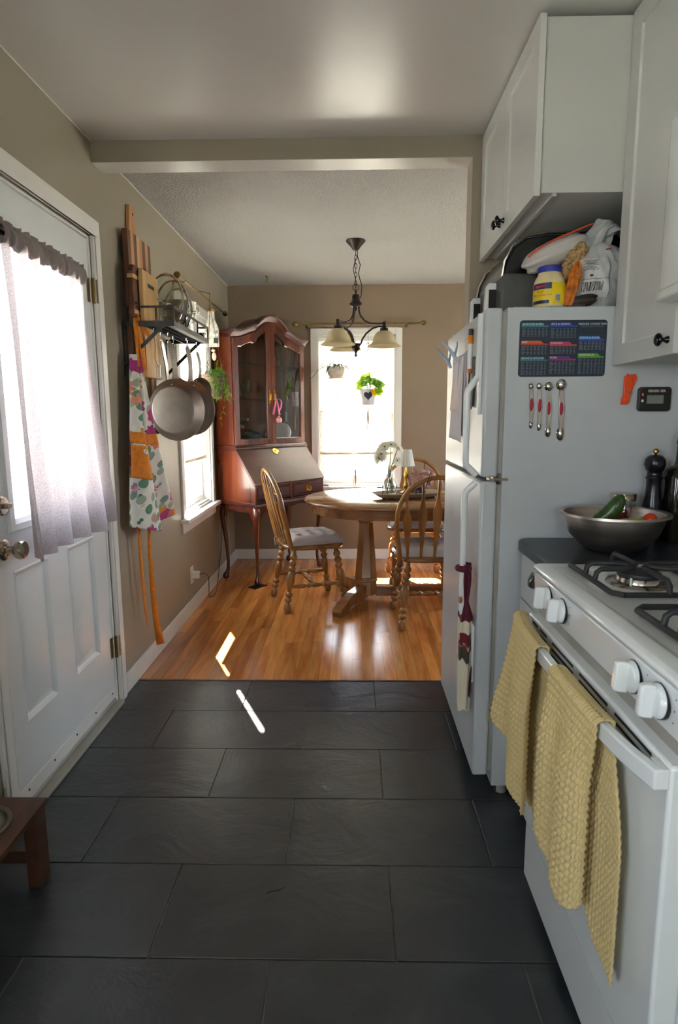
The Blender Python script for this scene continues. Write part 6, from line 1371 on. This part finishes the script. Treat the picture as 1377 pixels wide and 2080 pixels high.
# control panel: slanted
m = MB(); pr = [(.482, .822), (.477, .828), (.472, .904), (.50, .906), (.53, .88), (.53, .822)]; m.prism([(u, v) for u, v in pr], GY0, GY1, 'y'); cp = obj('control_panel', m, 'enamel', ST, world=True, bev=.003)
An = ROT(0, -86, 0)
for i, y in enumerate((1.425, 1.325, .975, .887)):
    K = MB(); c_ = (.4745, y, .868)
    K.lathe([(.001, .0), (.0285, .0), (.0285, .006), (.001, .006)], 32, c_, An); ks = obj('knob_skirt', K, 'c_blue' if False else 'timer_black', cp, world=True)
    K = MB(); K.lathe([(.001, .004), (.0275, .004), (.0265, .012), (.022, .016), (.001, .017)], 32, c_, An); kb = obj('control_knob', K, 'enamel', cp, world=True, smooth=50)
    A = An.to_3x3(); K = MB(); up_ = A @ Vector((1, 0, 0)); sd2 = Vector((0, 1, 0)); nn = A @ Vector((0, 0, 1)); C0 = Vector(c_)
    loops = []
    for h_, w_, l_ in ((.014, .0095, .0265), (.030, .0075, .0265), (.037, .006, .024)): loops.append([tuple(C0 + nn * h_ + up_ * (sx * l_) + sd2 * (sy * w_)) for sx, sy in ((-1, -1), (1, -1), (1, 1), (-1, 1))])
    K.loft(loops, True, True, True); o = obj('control_knob', K, 'enamel', cp, world=True, bev=.003); o.name = 'knob_grip'
    for k in range(3):
        q = MB(); q.lathe([(.001, 0), (.0012, 0), (.0012, .0006), (.001, .0006)], 8, (.4725 + .0012 * k, y - .043 + .004 * k, .890 - .02 * k + .0), An); obj('dial_dot', q, 'ink', cp, world=True)
# cooktop
CTZ = .923
m = MB(); m.loft([[(.474 + i_, GY0 - .002 + i_, z), (RX - .01 - i_, GY0 - .002 + i_, z), (RX - .01 - i_, GY1 + .002 - i_, z), (.474 + i_, GY1 + .002 - i_, z)] for i_, z in ((.002, CTZ - .016), (-.004, CTZ - .013), (-.004, CTZ - .005), (.004, CTZ + .002), (.028, CTZ + .005), (.046, CTZ - .003), (.06, CTZ - .006))], True, True, True); obj('cooktop', m, 'enamel', ST, world=True, bev=.003)
def burner(x, y, R=.048):
    q = MB(); z = CTZ - .006; q.lathe([(.001, 0), (R * 1.5, 0), (R * 1.4, .005), (R * 1.05, .006), (R, .016), (R * .96, .018), (.001, .018)], 36, (x, y, z)); b_ = obj('burner_head', q, 'steel', ST, world=True, smooth=50)
    q = MB(); q.lathe([(.001, .018), (R * .98, .018), (R, .021), (R * .97, .027), (R * .5, .029), (.001, .029)], 36, (x, y, z)); obj('burner_cap', q, 'cast_iron', b_, world=True, smooth=50)
    q = MB().lathe([(.0025, 0), (.0025, .022)], 8, (x - R * .75, y - R * .85, z)); obj('igniter', q, 'enamel', b_, world=True)
def grate(x0, y0, x1, y1, cs):
    q = MB(); zt = CTZ + .034; zb = CTZ + .006; r = .0064
    c_ = [(x0 + .02, y0), (x1 - .02, y0), (x1, y0 + .02), (x1, y1 - .02), (x1 - .02, y1), (x0 + .02, y1), (x0, y1 - .02), (x0, y0 + .02)]
    q.tube([(*p, zb) for p in c_] + [(*c_[0], zb)], r, 8)
    fr_ = obj('grate_frame', q, 'cast_iron', ST, world=True, smooth=60)
    for (cx_, cy_) in cs:
        for dx, dy in ((1, 0), (-1, 0), (0, 1), (0, -1)):
            ex = (x1 if dx > 0 else x0) if dx else cx_; ey = (y1 if dy > 0 else y0) if dy else cy_
            if len(cs) > 1:
                mid = (cs[0][1] + cs[1][1]) / 2
                if dy and ((dy > 0) == (cy_ < mid)): ey = mid
            L = abs(ex - cx_) + abs(ey - cy_); ux, uy = (1 if ex > cx_ else -1 if ex < cx_ else 0), (1 if ey > cy_ else -1 if ey < cy_ else 0)
            i0 = .018; w_ = .0
            for sgn in ((-1, 1) if dx else (0,)):
                ox, oy = (0, sgn * .028) if dx else (sgn * .028, 0)
                q = MB().tube([(ex + ox, ey + oy, zb), (ex - ux * .004 + ox, ey - uy * .004 + oy, zt - .008), (ex - ux * .014 + ox, ey - uy * .014 + oy, zt), (cx_ + ux * (.045) + ox * .9, cy_ + uy * .045 + oy * .9, zt), (cx_ + ux * i0 + ox * .25, cy_ + uy * i0 + oy * .25, zt)], r, 8); obj('grate_finger', q, 'cast_iron', ST, world=True, smooth=60)
burner(.665, 1.385); burner(.665, 1.02); burner(.96, 1.385, .038); burner(.96, 1.02, .042)
grate(.552, 1.245, .782, 1.530, [(.665, 1.385)]); grate(.846, 1.245, 1.076, 1.530, [(.96, 1.385)]); grate(.552, .88, .782, 1.165, [(.665, 1.02)]); grate(.846, .88, 1.076, 1.165, [(.96, 1.02)])
m = MB(); m.box(RX - .07, GY0, CTZ - .01, RX - .012, GY1, CTZ + .10); obj('back_guard', m, 'enamel', ST, world=True, bev=.006)
# ------------------------------------------------------------------ waffle towels over the oven handle
s = NT('waffle_yellow'); nn_ = s.noise(500, (1, 1, 1), 2); s.set(color=s.ramp(nn_, [(.3, 'C4AE74'), (.7, 'DAC694')]), rough=.95)
mat('waffle_tag', 'B8A88C', .7)
def towel(label, y_a, y_b, fn_front, fn_back, nfold, seed, cell=.0115):
    """cloth folded over the bar; y_a far edge, y_b near edge; front drop fn_front(s), back drop fn_back(s)"""
    T_ = thing('dish_towel', label, 'towel', (.42, (y_a + y_b) / 2, .3), 0, 'yellow waffle towels on the oven handle')
    rn = random.Random(seed); W_ = abs(y_b - y_a); sg = 1 if y_b > y_a else -1
    hb = .792
    def surf(s_, t, layer):
        # layer 0 front, 1 back ; t 0 at the top of the bar
        if layer == 0: L = fn_front(s_)
        else: L = fn_back(s_)
        d = L * t; y0_ = y_a + sg * W_ * s_; xf = bow(y0_) - .003; xb_ = xf + .021
        narrow = sm(t, 0, .5); y = y_a + sg * W_ * (s_ if layer == 0 else s_)
        ph = nfold * 2 * pi * s_
        amp = .013 * narrow
        if layer == 0:
            flare = -.05 * sm(t, .3, 1) * max(0, 1 - s_ * 5) if label.startswith('y') is False else 0
            if d < .012: a = pi / 2 * (d / .012); x = (xf + xb_) / 2 - (xb_ - xf) / 2 * sin(a) - .004 * sin(a); z = hb + .008 * cos(a) 
            else: x = xf - .004; z = hb - (d - .012)
            x += -amp * (1 + cos(ph)) * .9 - (.035 * sm(t, .35, 1) * max(0, 1 - s_ * 3) if y_a > 1.3 else 0)
            y += sg * (.018 * sin(ph) * narrow) + sg * (.02 - .03 * s_) * narrow
        else:
            if d < .012: a = pi / 2 * (d / .012); x = (xf + xb_) / 2 + (xb_ - xf) / 2 * sin(a) + .004 * sin(a); z = hb + .008 * cos(a)
            else: x = xb_ + .004; z = hb - (d - .012)
            x += .010 * narrow * (cos(ph * .7 + 1)) * .6; x = min(x, .455)
            y += sg * .032 * narrow + sg * .03 * (s_ - .3) * narrow
        # waffle relief
        u = s_ * W_ * 1.15 / cell; v = d / (cell * 1.35)
        rel = .0050 * (max(abs(cos(pi * u)), .0) ** 1.3 * .7 + max(abs(cos(pi * v)), 0) ** 2.0 * .55)
        return (x - rel if layer == 0 else x - rel * .8, y, z)
    nu = int(W_ * 1.15 / cell * 8); 
    for layer, nm in ((0, 'front_drop'), (1, 'back_drop')):
        Lm = max(fn_front(i / 10) if layer == 0 else fn_back(i / 10) for i in range(11)); nv = int(Lm / (cell * 1.35) * 7)
        m = MB().grid(lambda a, b: surf(a, b, layer), nu, nv); obj(nm, m, 'waffle_yellow', T_, world=True, smooth=80, fix=False, solid=.003)
    return T_
ta = towel('yellow waffle weave towel hanging at the far end of the oven handle', 1.535, 1.285, lambda s_: pw(s_, [(0, .29), (.25, .32), (.45, .40), (1, .43)]), lambda s_: .45, 1.7, 1)
towel('larger yellow waffle weave towel nearest the camera on the oven handle', 1.185, .955, lambda s_: pw(s_, [(0, .36), (.25, .40), (.7, .40), (1, .36)]), lambda s_: pw(s_, [(0, .40), (.5, .40), (.66, .45), (1, .46)]), 1.6, 2)
q = MB(); q.box(.36, 1.52, .50, .362, 1.535, .53); obj('care_tag', q, 'waffle_tag', ta, world=True)
# twig on the floor
q = MB().tube([(-.24, 1.49, .004), (-.225, 1.498, .005), (-.205, 1.503, .004), (-.19, 1.513, .005)], [.0018, .0022, .002, .0012], 6); tag(obj('twig', q, 'dark_gap'), 'small dark twig lying on the slate floor', 'twig')
